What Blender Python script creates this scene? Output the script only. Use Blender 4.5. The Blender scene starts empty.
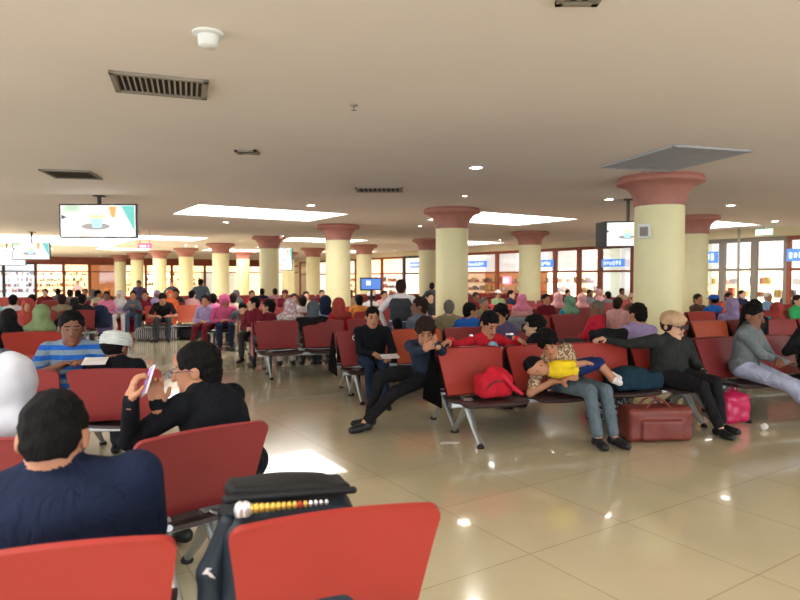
import bpy, bmesh, math, random
import numpy as np
from mathutils import Vector, Matrix, Euler
random.seed(7)
R = math.radians
SC = bpy.context.scene
COL = SC.collection
CAMH = 1.5; F = 620.0; HOR = 278.0
TILT = math.atan((300-HOR)/F)

# ------------------------------------------------------------------ helpers
def ray(px, py):
    x = (px-400)/F; z = (300-py)/F
    c, s = math.cos(TILT), math.sin(TILT)
    return Vector((x, c+s*z, -s+c*z))
def at(px, py, Y):
    r = ray(px, py); k = Y/r.y
    return Vector((r.x*k, Y, CAMH+r.z*k))
def on_z(px, py, z):
    r = ray(px, py); k = (z-CAMH)/r.z
    return Vector((r.x*k, r.y*k, z))

A33 = R(33)
U = Vector((math.cos(A33), math.sin(A33), 0)); V = Vector((-math.sin(A33), math.cos(A33), 0))
def uv(u, v, z=0): return U*u + V*v + Vector((0, 0, z))
BA = R(18.4)
T_ = Vector((math.cos(BA), math.sin(BA), 0)); N_ = Vector((-math.sin(BA), math.cos(BA), 0))
def tn(t, n, z=0): return T_*t + N_*n + Vector((0, 0, z))
def t_of(px, n):
    s = (px-400)/F
    d = n/(N_.y + N_.x*s)
    return d*(T_.x*s+T_.y)

MATS = {}
def mat(name, col, rough=.6, metal=0., emit=None, es=1., noise=0., nscale=8., spec=.4, coat=0., bump=0.):
    if name in MATS: return MATS[name]
    m = bpy.data.materials.new(name); m.use_nodes = True
    nt = m.node_tree; b = nt.nodes['Principled BSDF']
    b.inputs['Base Color'].default_value = (*col, 1)
    b.inputs['Roughness'].default_value = rough
    b.inputs['Metallic'].default_value = metal
    b.inputs['Specular IOR Level'].default_value = spec
    b.inputs['Coat Weight'].default_value = coat
    if emit:
        b.inputs['Emission Color'].default_value = (*emit, 1)
        b.inputs['Emission Strength'].default_value = es
    if noise or bump:
        tc = nt.nodes.new('ShaderNodeTexCoord'); nz = nt.nodes.new('ShaderNodeTexNoise')
        nz.inputs['Scale'].default_value = nscale; nz.inputs['Detail'].default_value = 3
        nt.links.new(tc.outputs['Object'], nz.inputs['Vector'])
        if noise:
            mr = nt.nodes.new('ShaderNodeMapRange')
            mr.inputs['From Min'].default_value = .3; mr.inputs['From Max'].default_value = .7
            mr.inputs['To Min'].default_value = 1-noise; mr.inputs['To Max'].default_value = 1+noise
            nt.links.new(nz.outputs['Fac'], mr.inputs['Value'])
            mx = nt.nodes.new('ShaderNodeVectorMath'); mx.operation = 'SCALE'
            mx.inputs[0].default_value = col
            nt.links.new(mr.outputs['Result'], mx.inputs['Scale'])
            nt.links.new(mx.outputs['Vector'], b.inputs['Base Color'])
        if bump:
            bp = nt.nodes.new('ShaderNodeBump'); bp.inputs['Strength'].default_value = bump
            bp.inputs['Distance'].default_value = .01
            nt.links.new(nz.outputs['Fac'], bp.inputs['Height']); nt.links.new(bp.outputs['Normal'], b.inputs['Normal'])
    MATS[name] = m
    return m
def srgb(r, g, b):
    f = lambda c: (c/255/12.92) if c/255 <= .04045 else ((c/255+.055)/1.055)**2.4
    return (f(r), f(g), f(b))
def cloth(name, r, g, b, noise=.12, nscale=14):
    key = 'cloth_'+name
    if key in MATS: return MATS[key]
    m = mat(key, srgb(r, g, b), rough=.88, noise=noise, nscale=nscale, spec=.12)
    folds(m); return m
def folds(m):
    nt = m.node_tree; b = nt.nodes['Principled BSDF']
    tc = nt.nodes.new('ShaderNodeTexCoord'); mp = nt.nodes.new('ShaderNodeMapping'); mp.inputs['Scale'].default_value = (1, 1, .55); mp.inputs['Rotation'].default_value = (.3, .5, .2)
    nz = nt.nodes.new('ShaderNodeTexNoise'); nz.inputs['Scale'].default_value = 11; nz.inputs['Detail'].default_value = 3; nz.inputs['Distortion'].default_value = 1.2
    bp = nt.nodes.new('ShaderNodeBump'); bp.inputs['Strength'].default_value = .8; bp.inputs['Distance'].default_value = .035
    nt.links.new(tc.outputs['Object'], mp.inputs['Vector']); nt.links.new(mp.outputs['Vector'], nz.inputs['Vector'])
    nt.links.new(nz.outputs['Fac'], bp.inputs['Height']); nt.links.new(bp.outputs['Normal'], b.inputs['Normal'])
def pattern(name, c1, c2, scale=30, kind='noise'):
    key = 'pat_'+name
    if key in MATS: return MATS[key]
    m = mat(key, srgb(*c1), rough=.85, spec=.15); nt = m.node_tree; b = nt.nodes['Principled BSDF']
    tc = nt.nodes.new('ShaderNodeTexCoord')
    if kind == 'noise':
        tx = nt.nodes.new('ShaderNodeTexVoronoi'); tx.inputs['Scale'].default_value = scale; out = tx.outputs['Distance']
    else:
        tx = nt.nodes.new('ShaderNodeTexWave'); tx.inputs['Scale'].default_value = scale
        tx.bands_direction = 'Z' if kind == 'hstripe' else 'X'; out = tx.outputs['Fac']
    rp = nt.nodes.new('ShaderNodeValToRGB')
    rp.color_ramp.elements[0].position = .42; rp.color_ramp.elements[1].position = .55
    rp.color_ramp.elements[0].color = (*srgb(*c1), 1); rp.color_ramp.elements[1].color = (*srgb(*c2), 1)
    nt.links.new(tc.outputs['Object'], tx.inputs['Vector'])
    nt.links.new(out, rp.inputs['Fac']); nt.links.new(rp.outputs['Color'], b.inputs['Base Color'])
    folds(m); return m

def tag(o, label=None, cat=None, group=None, kind=None):
    if label: o['label'] = label
    if cat: o['category'] = cat
    if group: o['group'] = group
    if kind: o['kind'] = kind
    return o
def empty(name, loc=(0, 0, 0), rz=0.):
    o = bpy.data.objects.new(name, None); COL.objects.link(o)
    o.location = loc; o.rotation_euler = (0, 0, rz); o.empty_display_size = .1
    return o
def link(name, me, m, parent=None):
    o = bpy.data.objects.new(name, me); COL.objects.link(o)
    if m is not None and len(me.materials) == 0:
        me.materials.append(m)
    if parent: o.parent = parent
    return o
def copy_tree(o, parent=None):
    c = o.copy(); COL.objects.link(c)
    if parent: c.parent = parent
    for ch in list(o.children): copy_tree(ch, c)
    return c

class MB:
    def __init__(s): s.bm = bmesh.new()
    def add(s, vs, fs, M=None):
        vv = [s.bm.verts.new(M @ Vector(v) if M else Vector(v)) for v in vs]
        for f in fs:
            try: s.bm.faces.new([vv[i] for i in f])
            except ValueError: pass
        return s
    def box(s, c, size, M=None):
        x, y, z = [k/2 for k in size]; c = Vector(c)
        vs = [c+Vector(p) for p in ((-x,-y,-z),(x,-y,-z),(x,y,-z),(-x,y,-z),(-x,-y,z),(x,-y,z),(x,y,z),(-x,y,z))]
        return s.add(vs, [(0,3,2,1),(4,5,6,7),(0,1,5,4),(1,2,6,5),(2,3,7,6),(3,0,4,7)], M)
    def tube(s, pts, rs, n=10, M=None):
        pts = [Vector(p) for p in pts]
        if not isinstance(rs, (list, tuple)): rs = [rs]*len(pts)
        vs = []; fs = []; prev = None
        for i, p in enumerate(pts):
            d = (pts[min(i+1, len(pts)-1)]-pts[max(i-1, 0)]).normalized()
            if prev is None: a = d.orthogonal().normalized()
            else: a = (prev-d*prev.dot(d)).normalized()
            prev = a; b = d.cross(a)
            for k in range(n):
                an = 2*math.pi*k/n; vs.append(p+(a*math.cos(an)+b*math.sin(an))*rs[i])
        for i in range(len(pts)-1):
            for k in range(n):
                fs.append((i*n+k, i*n+(k+1) % n, (i+1)*n+(k+1) % n, (i+1)*n+k))
        fs.append(tuple(range(n-1, -1, -1))); fs.append(tuple(range((len(pts)-1)*n, len(pts)*n)))
        return s.add(vs, fs, M)
    def lathe(s, prof, n=32, M=None, c=(0, 0, 0)):
        vs = []; fs = []; c = Vector(c)
        for r, z in prof:
            for k in range(n):
                an = 2*math.pi*k/n; vs.append(c+Vector((r*math.cos(an), r*math.sin(an), z)))
        for i in range(len(prof)-1):
            for k in range(n):
                fs.append((i*n+k, i*n+(k+1) % n, (i+1)*n+(k+1) % n, (i+1)*n+k))
        fs.append(tuple(range(n-1, -1, -1))); fs.append(tuple(range((len(prof)-1)*n, len(prof)*n)))
        return s.add(vs, fs, M)
    def poly(s, pts, thick=(0, 0, 0), M=None):
        n = len(pts); th = Vector(thick)
        if th.length == 0: return s.add(pts, [tuple(range(n))], M)
        vs = [Vector(p) for p in pts]+[Vector(p)+th for p in pts]
        return s.add(vs, [tuple(range(n-1, -1, -1)), tuple(range(n, 2*n))]+[(i, (i+1) % n, n+(i+1) % n, n+i) for i in range(n)], M)
    def mesh(s, name, smooth=False, bevel=0.):
        bmesh.ops.recalc_face_normals(s.bm, faces=s.bm.faces)
        if bevel:
            es = [e for e in s.bm.edges if len(e.link_faces) == 2 and e.calc_face_angle(0) > .7]
            bmesh.ops.bevel(s.bm, geom=es, offset=bevel, segments=2, profile=.7, affect='EDGES', clamp_overlap=True)
        me = bpy.data.meshes.new(name); s.bm.to_mesh(me); s.bm.free()
        if smooth:
            for p in me.polygons: p.use_smooth = True
            try: me.set_sharp_from_angle(angle=R(40))
            except Exception: pass
        return me
    def build(s, name, m, parent=None, smooth=False, bevel=0.):
        return link(name, s.mesh(name, smooth, bevel), m, parent)

# ------------------------------------------------------------------ implicit surfaces
def rot3(e): return np.array(Euler(e).to_matrix())
def cap(a, b, ra, rb, m, k=.02): return ('c', np.array(a, float), np.array(b, float), ra, rb, m, k)
def ell(c, r, m, k=.02, rot=None): return ('e', np.array(c, float), np.array(r, float), np.eye(3) if rot is None else np.array(rot), m, k)
def rbox(c, h, rr, m, k=.02, rot=None): return ('b', np.array(c, float), np.array(h, float), np.eye(3) if rot is None else np.array(rot), rr, m, k)
def pdist(p, P):
    if p[0] == 'c':
        a, b, ra, rb = p[1:5]; ba = b-a; q = P-a
        h = np.clip((q@ba)/max(ba@ba, 1e-9), 0, 1)
        return np.linalg.norm(q-h[..., None]*ba, axis=-1)-(ra+(rb-ra)*h)
    if p[0] == 'e':
        q = (P-p[1])@p[3]
        k0 = np.linalg.norm(q/p[2], axis=-1); k1 = np.linalg.norm(q/(p[2]**2), axis=-1)
        return k0*(k0-1)/np.maximum(k1, 1e-9)
    q = np.abs((P-p[1])@p[3])-(p[2]-p[4])
    return np.linalg.norm(np.maximum(q, 0), axis=-1)+np.minimum(q.max(-1), 0)-p[4]
def pbox(p):
    if p[0] == 'c':
        r = max(p[3], p[4]); return np.minimum(p[1], p[2])-r, np.maximum(p[1], p[2])+r
    ext = np.abs(p[3])@p[2]
    return p[1]-ext, p[1]+ext
def sdf_mesh(name, prims, h, subs=(), paints=(), wob=0., wobf=60., mats=None):
    bb = [pbox(p) for p in prims]
    lo = np.min([b[0] for b in bb], 0)-3*h; hi = np.max([b[1] for b in bb], 0)+3*h
    n = np.ceil((hi-lo)/h).astype(int)+1
    G = np.full(n, 1.0, dtype=np.float32)
    ax = [lo[i]+h*np.arange(n[i]) for i in range(3)]
    def sub(p, mg):
        a, b = pbox(p)
        i0 = np.maximum(np.floor((a-mg-lo)/h).astype(int), 0); i1 = np.minimum(np.ceil((b+mg-lo)/h).astype(int)+1, n)
        if (i1 <= i0).any(): return None, None
        sl = tuple(slice(i0[i], i1[i]) for i in range(3))
        P = np.stack(np.meshgrid(*[ax[i][i0[i]:i1[i]] for i in range(3)], indexing='ij'), -1)
        return sl, P
    for p in prims:
        k = p[-1]; sl, P = sub(p, k+2.5*h)
        d = pdist(p, P); g = G[sl]
        hh = np.clip(.5+.5*(g-d)/k, 0, 1)
        G[sl] = np.where(g > .9, d, g*(1-hh)+d*hh-k*hh*(1-hh))
    for p in subs:
        sl, P = sub(p, 0)
        if sl is None: continue
        G[sl] = np.maximum(G[sl], -pdist(p, P))
    if wob:
        X = np.stack(np.meshgrid(*ax, indexing='ij'), -1)
        w = np.sin(X[..., 0]*wobf+1.3*np.sin(X[..., 2]*wobf*.7))*np.sin(X[..., 1]*wobf*.9+1.)+.6*np.sin(X[..., 2]*wobf*1.3+X[..., 0]*wobf*.5)
        G = G+(w*wob).astype(np.float32)
    G[0], G[-1] = 1, 1; G[:, 0] = 1; G[:, -1] = 1; G[:, :, 0] = 1; G[:, :, -1] = 1
    ins = G < 0
    c = [(i, j, k) for i in (0, 1) for j in (0, 1) for k in (0, 1)]
    def cs(A, o): return A[o[0]:A.shape[0]-1+o[0], o[1]:A.shape[1]-1+o[1], o[2]:A.shape[2]-1+o[2]]
    cnt = sum(cs(ins, o).astype(np.int8) for o in c)
    act = (cnt > 0) & (cnt < 8)
    idx = np.full(act.shape, -1, dtype=np.int64); I = np.argwhere(act); idx[act] = np.arange(len(I))
    val = {o: G[I[:, 0]+o[0], I[:, 1]+o[1], I[:, 2]+o[2]] for o in c}
    acc = np.zeros((len(I), 3)); num = np.zeros(len(I))
    for o in c:
        for a in range(3):
            if o[a]: continue
            q = list(o); q[a] = 1; q = tuple(q)
            fa, fb = val[o], val[q]; m = (fa < 0) != (fb < 0)
            t = np.where(m, fa/np.where(m, fa-fb, 1), 0)
            pt = np.tile(np.array(o, float), (len(I), 1)); pt[:, a] += t
            acc += pt*m[:, None]; num += m
    Vv = lo+h*(I+acc/num[:, None])
    Q = []
    for a in range(3):
        b1, b2 = (a+1) % 3, (a+2) % 3
        s0 = [slice(None)]*3; s1 = [slice(None)]*3; s0[a] = slice(0, -1); s1[a] = slice(1, None)
        A0, A1 = ins[tuple(s0)], ins[tuple(s1)]
        E = np.argwhere(A0 != A1)
        E = E[(E[:, b1] > 0) & (E[:, b2] > 0) & (E[:, b1] < n[b1]-1) & (E[:, b2] < n[b2]-1)]
        def ci(d1, d2):
            e = E.copy(); e[:, b1] -= d1; e[:, b2] -= d2; return idx[e[:, 0], e[:, 1], e[:, 2]]
        q = np.stack([ci(1, 1), ci(0, 1), ci(0, 0), ci(1, 0)], -1)
        fl = ~A0[E[:, 0], E[:, 1], E[:, 2]]
        q[fl] = q[fl][:, ::-1]
        Q.append(q)
    Q = np.concatenate(Q)
    me = bpy.data.meshes.new(name)
    me.vertices.add(len(Vv)); me.vertices.foreach_set('co', Vv.ravel())
    me.loops.add(len(Q)*4); me.loops.foreach_set('vertex_index', Q.ravel().astype(np.int32))
    me.polygons.add(len(Q)); me.polygons.foreach_set('loop_start', np.arange(0, len(Q)*4, 4, dtype=np.int32))
    names = []
    for p in list(prims)+list(paints):
        mm = p[-2]
        if mm not in names: names.append(mm)
    cen = Vv[Q].mean(1)
    D = np.stack([pdist(p, cen) for p in prims])
    which = D.argmin(0)
    pm = np.array([names.index(p[-2]) for p in prims]); mi = pm[which]
    for p in paints:
        mi[pdist(p, cen) < 0] = names.index(p[-2])
    for nm in names: me.materials.append(nm)
    me.polygons.foreach_set('material_index', mi.astype(np.int32))
    me.polygons.foreach_set('use_smooth', np.ones(len(Q), dtype=bool))
    me.update(calc_edges=True); me.validate()
    return me

# ------------------------------------------------------------------ people
SKIN = {k: mat('skin_'+k, srgb(*c), rough=.55, noise=.06, nscale=20, spec=.35) for k, c in
        dict(tan=(176, 122, 92), brown=(122, 80, 60), light=(205, 160, 132), dark=(92, 62, 50)).items()}
LIP = mat('lips', srgb(150, 80, 75), rough=.5); EYE = mat('eye_dark', srgb(30, 22, 20), rough=.3)
def hair_mat(name, c):
    m = mat('hair_'+name, srgb(*c), rough=.75, spec=.12); nt = m.node_tree; b = nt.nodes['Principled BSDF']
    tc = nt.nodes.new('ShaderNodeTexCoord'); mp = nt.nodes.new('ShaderNodeMapping'); mp.inputs['Scale'].default_value = (1, 1, .18)
    nz = nt.nodes.new('ShaderNodeTexNoise'); nz.inputs['Scale'].default_value = 120; nz.inputs['Detail'].default_value = 4; nz.inputs['Distortion'].default_value = .6
    bp = nt.nodes.new('ShaderNodeBump'); bp.inputs['Strength'].default_value = 1; bp.inputs['Distance'].default_value = .012
    nt.links.new(tc.outputs['Object'], mp.inputs['Vector']); nt.links.new(mp.outputs['Vector'], nz.inputs['Vector'])
    nt.links.new(nz.outputs['Fac'], bp.inputs['Height']); nt.links.new(bp.outputs['Normal'], b.inputs['Normal'])
    return m
HAIRM = {'black': hair_mat('black', (16, 14, 14)), 'brown': hair_mat('brown', (44, 30, 26)), 'grey': hair_mat('grey', (112, 106, 100)), 'white': hair_mat('white', (222, 220, 215))}
SHOE = mat('shoe_black', srgb(22, 22, 24), rough=.5)
SHOEW = mat('shoe_white', srgb(215, 212, 208), rough=.6)
def v3(*a): return np.array(a, float)
def nrm(v): return v/max(np.linalg.norm(v), 1e-9)
def ik(s, t, l1, l2, hint):
    d = t-s; L = np.linalg.norm(d); mx = (l1+l2)*.985
    if L > mx: t = s+d/L*mx; d = t-s; L = mx
    L = max(L, .12)
    a = (l1*l1-l2*l2+L*L)/(2*L); hh = math.sqrt(max(l1*l1-a*a, 0)); dn = nrm(d)
    hv = hint-dn*(hint@dn)
    return s+dn*a+nrm(hv)*hh, t
def add_hand(P, w, f, pn, side, skin, curl=.5, sz=1., spread=1.):
    f = nrm(f); pn = nrm(pn-f*(pn@f)); s = np.cross(f, pn)
    Rm = np.stack([s, f, pn], 1)
    P.append(ell(w+f*.045*sz, (.040*sz, .052*sz, .017*sz), skin, .01, Rm))
    P.append(cap(w-f*.02, w+f*.03*sz, .026*sz, .028*sz, skin, .012))
    for i, L in enumerate((.068, .078, .073, .058)):
        b = w+f*.082*sz+s*(-.030+.020*i)*sz*side
        ang = 0; p = b
        for j, fr in enumerate((.45, .32, .23)):
            ang += curl*(.6+.35*j)
            dd = f*math.cos(ang)+pn*math.sin(ang)+s*(i-1.5)*.05*spread*side
            q = p+nrm(dd)*L*fr*sz
            P.append(cap(p, q, (.0095-.0008*j)*sz, (.009-.0008*j)*sz, skin, .004)); p = q
    tb = w+f*.02*sz-s*.03*side*sz
    t1 = tb+nrm(f*.6-s*side*.75+pn*.4)*.042*sz; t2 = t1+nrm(f*.85-s*side*.25+pn*.45)*.036*sz
    P.append(cap(tb, t1, .014*sz, .0115*sz, skin, .008)); P.append(cap(t1, t2, .011*sz, .009*sz, skin, .004))

def person(loc, rz, label, top, bottom, skin='tan', hair='short', hcol='black', hmat=None, pose='sit', lean=0., side=0.,
           twist=0., head=(0, 0, 0), hands='lap', sleeve='long', sc=1., wide=1., h=.018, shoe=None, cat='person', group=None,
           feet=None, extra=None, collar=None, skirt=False, hint=(0, 0), headsc=1., legspread=1., z0=0., shorts=False, curl=.6,
           haircap=None, kneeup=0., bare=False, neck=.114):
    sk = SKIN[skin]; shoe = shoe or SHOE; P = []; paints = []
    W = wide
    TL = .87 if pose != 'stand' else 1.0
    if pose in ('sit', 'kneel', 'lie'): pz = .535
    elif pose == 'stand': pz = .92
    pel = v3(0, 0, pz)
    th, sd, tw = R(lean), R(side), R(twist)
    d = nrm(v3(math.sin(sd), -math.sin(th), math.cos(th)*math.cos(sd)))
    X = v3(math.cos(tw), math.sin(tw), 0); X = nrm(X-d*(X@d)); Yb = np.cross(d, X)
    Rt = np.stack([X, Yb, d], 1)
    X0 = nrm(v3(math.cos(tw*.4), math.sin(tw*.4), 0))
    P.append(ell(pel+v3(0, .0, .0), (.17*W, .13*W, .12), top if pose != 'stand' else bottom, .03))
    P.append(ell(pel+d*.15*TL-Yb*.012, (.152*W, .122*W, .15), top, .04, Rt))
    P.append(ell(pel+d*.29*TL, (.168*W, .120*W, .165), top, .04, Rt))
    shz = .395*TL
    shL = pel+d*shz+X*.158*W; shR = pel+d*shz-X*.158*W
    P.append(cap(shR, shR*.5+shL*.5+d*.045, .052, .066, top, .04)); P.append(cap(shL, shR*.5+shL*.5+d*.045, .052, .066, top, .04))
    P.append(cap(pel+d*.42*TL+Yb*.01, pel+d*(.455*TL+.01), .078, .060, top, .045))
    nb = pel+d*.465*TL
    # legs
    hipL, hipR = pel+X0*.09+v3(0, -.02, -.02), pel-X0*.09+v3(0, -.02, -.02)
    LS = legspread
    if pose == 'sit':
        kn = [v3(.12*LS, -.47, .50+kneeup), v3(-.12*LS, -.47, .50+kneeup)]
        an = [v3(.11*LS, -.47, .095), v3(-.11*LS, -.47, .095)]
        if feet:
            for i in (0, 1):
                if feet[i] is not None: an[i] = v3(*feet[i])
            for i, hp in enumerate((hipL, hipR)):
                kn[i], an[i] = ik(hp, an[i], .45, .42, v3(0, -1, 1.2))
    elif pose == 'kneel':
        kn = [v3(.13, -.16, .50), v3(-.13, -.16, .50)]; an = [v3(.12, .26, .50), v3(-.12, .26, .50)]
        hipL = hipL+v3(0, 0, .1); hipR = hipR+v3(0, 0, .1)
    else:
        kn = [v3(.11, -.03, .49), v3(-.11, .0, .49)]; an = [v3(.12, .03, .09), v3(-.12, .0, .09)]
        P.append(ell(pel+v3(0, .0, .05), (.165*W, .125*W, .12), top, .03))
    for i, hp in enumerate((hipL, hipR)):
        P.append(cap(hp, kn[i], .088*W, .066, bottom, .03))
        if shorts:
            P.append(cap(kn[i], an[i], .052, .036, sk, .012))
        else:
            P.append(cap(kn[i], an[i]*.9+kn[i]*.1, .062, .052, bottom, .02))
            P.append(cap(an[i]*.8+kn[i]*.2, an[i], .034, .032, sk, .01))
        if pose == 'kneel':
            P.append(cap(an[i], an[i]+v3(0, .1, .03), .035, .03, shoe, .02))
        else:
            a = an[i]; sx = .03 if i == 0 else -.03
            fz = a[2]-.06
            P.append(cap(a+v3(0, .035, -.045), a+v3(0, .0, -.04), .042, .046, shoe, .02))
            P.append(cap(a+v3(sx*.5, -.06, -.052), a+v3(sx, -.155, -.058), .042, .034, shoe, .03))
    if skirt and pose == 'sit':
        P.append(rbox(v3(0, -.22, .49), (.2*W, .27, .09), .07, bottom, .05))
        P.append(rbox(v3(0, -.46, .32), (.2*W, .10, .23), .07, bottom, .05))
    elif skirt:
        P.append(cap(v3(0, 0, .8), v3(0, 0, .25), .17, .21, bottom, .05))
    # arms
    if hands == 'lap': tg = [v3(.05, -.27, .61), v3(-.05, -.25, .62)]
    elif hands == 'knees': tg = [v3(.12, -.42, .58), v3(-.12, -.42, .58)]
    elif hands == 'side': tg = [v3(.27, -.04, pz-.03 if pose == 'stand' else .50), v3(-.27, -.04, pz-.03 if pose == 'stand' else .50)]
    elif hands == 'phone': tg = [v3(.05, -.30, .78), v3(-.04, -.30, .78)]
    elif hands == 'cross': tg = [v3(-.10, -.17, .74), v3(.10, -.19, .72)]
    elif hands == 'front': tg = [v3(.04, -.30, 1.12), v3(-.04, -.30, 1.10)]
    else: tg = [v3(*hands[0][:3]), v3(*hands[1][:3])]
    for i, (s, t) in enumerate(((shL, tg[0]), (shR, tg[1]))):
        sx = 1 if i == 0 else -1
        hi = v3(sx*(.7+hint[0]), .25+hint[1], -.8)
        e, w = ik(s, t, .275, .245, hi)
        if sleeve == 'long':
            P.append(cap(s, e, .056*W, .047, top, .025)); P.append(cap(e, w, .046, .036, top, .015))
        elif sleeve == 'none':
            P.append(cap(s, e, .048, .04, sk, .025)); P.append(cap(e, w, .038, .027, sk, .012))
        else:
            m_ = s+(e-s)*.68
            P.append(cap(s, m_, .058*W, .058, top, .025)); P.append(cap(m_, e, .043, .038, sk, .006)); P.append(cap(e, w, .038, .027, sk, .012))
        fdir = nrm(w-e)
        pn = v3(0, 0, -1) if isinstance(hands, str) or len(hands[i]) < 4 else v3(*hands[i][3:6])
        if not isinstance(hands, str) and len(hands[i]) >= 9: fdir = nrm(v3(*hands[i][6:9]))
        if abs(pn@fdir) > .93: pn = v3(0, -1, 0)
        add_hand(P, w, fdir, pn, sx, sk, curl)
    # head
    ye, pi_, ro = [R(a) for a in head]
    Rh = rot3((0, 0, ye))@rot3((pi_, 0, 0))@rot3((0, ro, 0))
    nd = nrm(d+v3(0, 0, .6)) if lean < 35 else nrm(d+v3(0, 0, .1))
    headsc *= 1.10
    hc = nb+nd*neck*headsc+Rh@v3(0, -.014, .0)
    HS = headsc
    H = lambda x, y, z: hc+Rh@(v3(x, y, z)*HS)
    P.append(cap(nb-nd*.03, H(0, .022, -.05), .056, .050, sk if not collar else sk, .02))
    P.append(ell(H(0, .012, .022), np.array((.075, .093, .090))*HS, sk, .02, Rh))
    P.append(ell(H(0, -.022, -.045), np.array((.056, .066, .070))*HS, sk, .025, Rh))
    P.append(cap(H(0, -.088, .005), H(0, -.102, -.026), .009*HS, .013*HS, sk, .008))
    P.append(ell(H(0, -.074, -.092), np.array((.022, .018, .016))*HS, sk, .015, Rh))
    for sx in (1, -1):
        P.append(ell(H(.075*sx, .012, -.01), np.array((.010, .020, .030))*HS, sk, .006, Rh))
        paints.append(ell(H(.029*sx, -.088, .004), np.array((.015, .030, .0075))*HS, EYE, .0, Rh))
        paints.append(ell(H(.031*sx, -.088, .026), np.array((.021, .030, .006))*HS, HAIRM['black'] if hcol in ('black', 'brown') else HAIRM['grey'], 0, Rh))
    paints.append(ell(H(0, -.088, -.060), np.array((.024, .030, .0085))*HS, LIP, 0, Rh))
    if h > .012: paints = []
    if collar: P.append(cap(nb-nd*.02, nb+nd*.035, .066, .064, collar, .01))
    me = sdf_mesh('person', P, h, paints=paints)
    zz = 0
    root = bpy.data.objects.new('person', me); COL.objects.link(root)
    L = Vector(loc); root.location = (L.x, L.y, z0); root.rotation_euler = (0, 0, rz); root.scale = (sc,)*3
    tag(root, label, cat, group)
    hh = min(max(h*.8, .006), .012)
    def child(nm, prims, subs, wob=0., wobf=60.):
        m2 = sdf_mesh(nm, prims, hh, subs, wob=wob, wobf=wobf)
        return link(nm, m2, None, root)
    hm = hmat or HAIRM[hcol]
    a3 = lambda *r: np.array(r)*HS
    if hair == 'short':
        child('hair', [ell(H(0, .018, .032), a3(.080, .098, .090), hm, .02, Rh), ell(H(0, .052, -.022), a3(.068, .055, .074), hm, .02, Rh)],
              [ell(H(0, -.094, -.026), a3(.085, .080, .090), hm, 0, Rh), ell(H(0, -.02, -.12), a3(.09, .10, .07), hm, 0, Rh),
               ell(H(.085, .0, -.04), a3(.03, .035, .045), hm, 0, Rh), ell(H(-.085, .0, -.04), a3(.03, .035, .045), hm, 0, Rh)], .0035, 95)
    elif hair == 'thick':
        child('hair', [ell(H(0, .018, .040), a3(.092, .106, .098), hm, .02, Rh), ell(H(0, .055, -.02), a3(.08, .062, .085), hm, .02, Rh),
                       ell(H(.02, -.055, .078), a3(.055, .04, .03), hm, .02, Rh)],
              [ell(H(0, -.100, -.035), a3(.078, .080, .090), hm, 0, Rh), ell(H(0, -.02, -.13), a3(.09, .10, .07), hm, 0, Rh)], .006, 75)
    elif hair == 'long':
        child('hair', [ell(H(0, .018, .036), a3(.090, .104, .096), hm, .02, Rh), cap(H(0, .06, 0), H(0, .085, -.17), .075, .06, hm, .03)],
              [ell(H(0, -.090, -.04), a3(.075, .080, .100), hm, 0, Rh)], .003, 60)
    elif hair == 'bun':
        child('hair', [ell(H(0, .018, .036), a3(.088, .104, .094), hm, .02, Rh), ell(H(0, .12, .03), a3(.045, .045, .045), hm, .01, Rh)],
              [ell(H(0, -.090, -.04), a3(.075, .080, .100), hm, 0, Rh)], .003, 60)
    elif hair == 'hijab':
        pr = [ell(H(0, .015, .018), a3(.096, .114, .120), hm, .02, Rh), ell(H(0, .0, -.07), a3(.085, .10, .08), hm, .03, Rh),
              cap(H(0, .02, -.06), nb, .088, .11, hm, .04), ell(nb-d*.05, (.195*W, .15*W, .10), hm, .05, Rt),
              ell(nb-d*.12-Yb*.06, (.13*W, .10*W, .12), hm, .05, Rt)]
        child('headscarf', pr, [ell(H(0, -.115, -.012), a3(.054, .085, .072), hm, 0, Rh)], .003, 45)
    elif hair == 'hood':
        pr = [ell(H(0, .02, .018), a3(.104, .120, .125), hm, .02, Rh), cap(H(0, .03, -.06), nb+Yb*.02, .09, .10, hm, .04)]
        child('hood', pr, [ell(H(0, -.13, -.012), a3(.07, .11, .09), hm, 0, Rh)], .003, 45)
    elif hair == 'cap':
        child('hair', [ell(H(0, .022, .02), a3(.081, .096, .085), HAIRM['black'], .02, Rh)],
              [ell(H(0, -.090, -.035), a3(.085, .080, .088), hm, 0, Rh), ell(H(0, -.02, -.12), a3(.09, .10, .07), hm, 0, Rh)], .002, 70)
        child('cap', [ell(H(0, .012, .052), a3(.092, .106, .075), hm, .02, Rh), ell(H(0, -.10, .045), a3(.06, .06, .008), hm, .01, Rh)],
              [rbox(H(0, .0, -.03), a3(.13, .2, .06), .005, hm, 0, Rh)])
    elif hair == 'skullcap':
        child('hair', [ell(H(0, .022, .012), a3(.080, .096, .083), HAIRM['black'], .02, Rh)],
              [ell(H(0, -.090, -.035), a3(.085, .080, .088), hm, 0, Rh), ell(H(0, -.02, -.12), a3(.09, .10, .07), hm, 0, Rh)], .002, 70)
        mb = MB()
        pf = []
        for i in range(5):
            z = .015+i*.017
            rr = (.100, .102, .101, .096, .086)[i]
            pf += [(rr-.004, z), (rr, z+.005), (rr, z+.012), (rr-.004, z+.016)]
        pf += [(.06, .108), (.03, .115), (.001, .117)]
        M = Matrix.Translation(Vector(H(0, .010, -.005)))@Matrix([list(r) for r in Rh]).to_4x4()@Matrix.Diagonal((.97*HS, 1.12*HS, HS, 1))
        mb.lathe(pf, 32, M); mb.build('skull_cap', hm, root, True)
    elif hair == 'turban':
        child('hair', [ell(H(0, .022, .005), a3(.083, .098, .083), HAIRM['brown'], .02, Rh)], [ell(H(0, -.090, -.035), a3(.085, .080, .088), hm, 0, Rh)], .002, 70)
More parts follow.
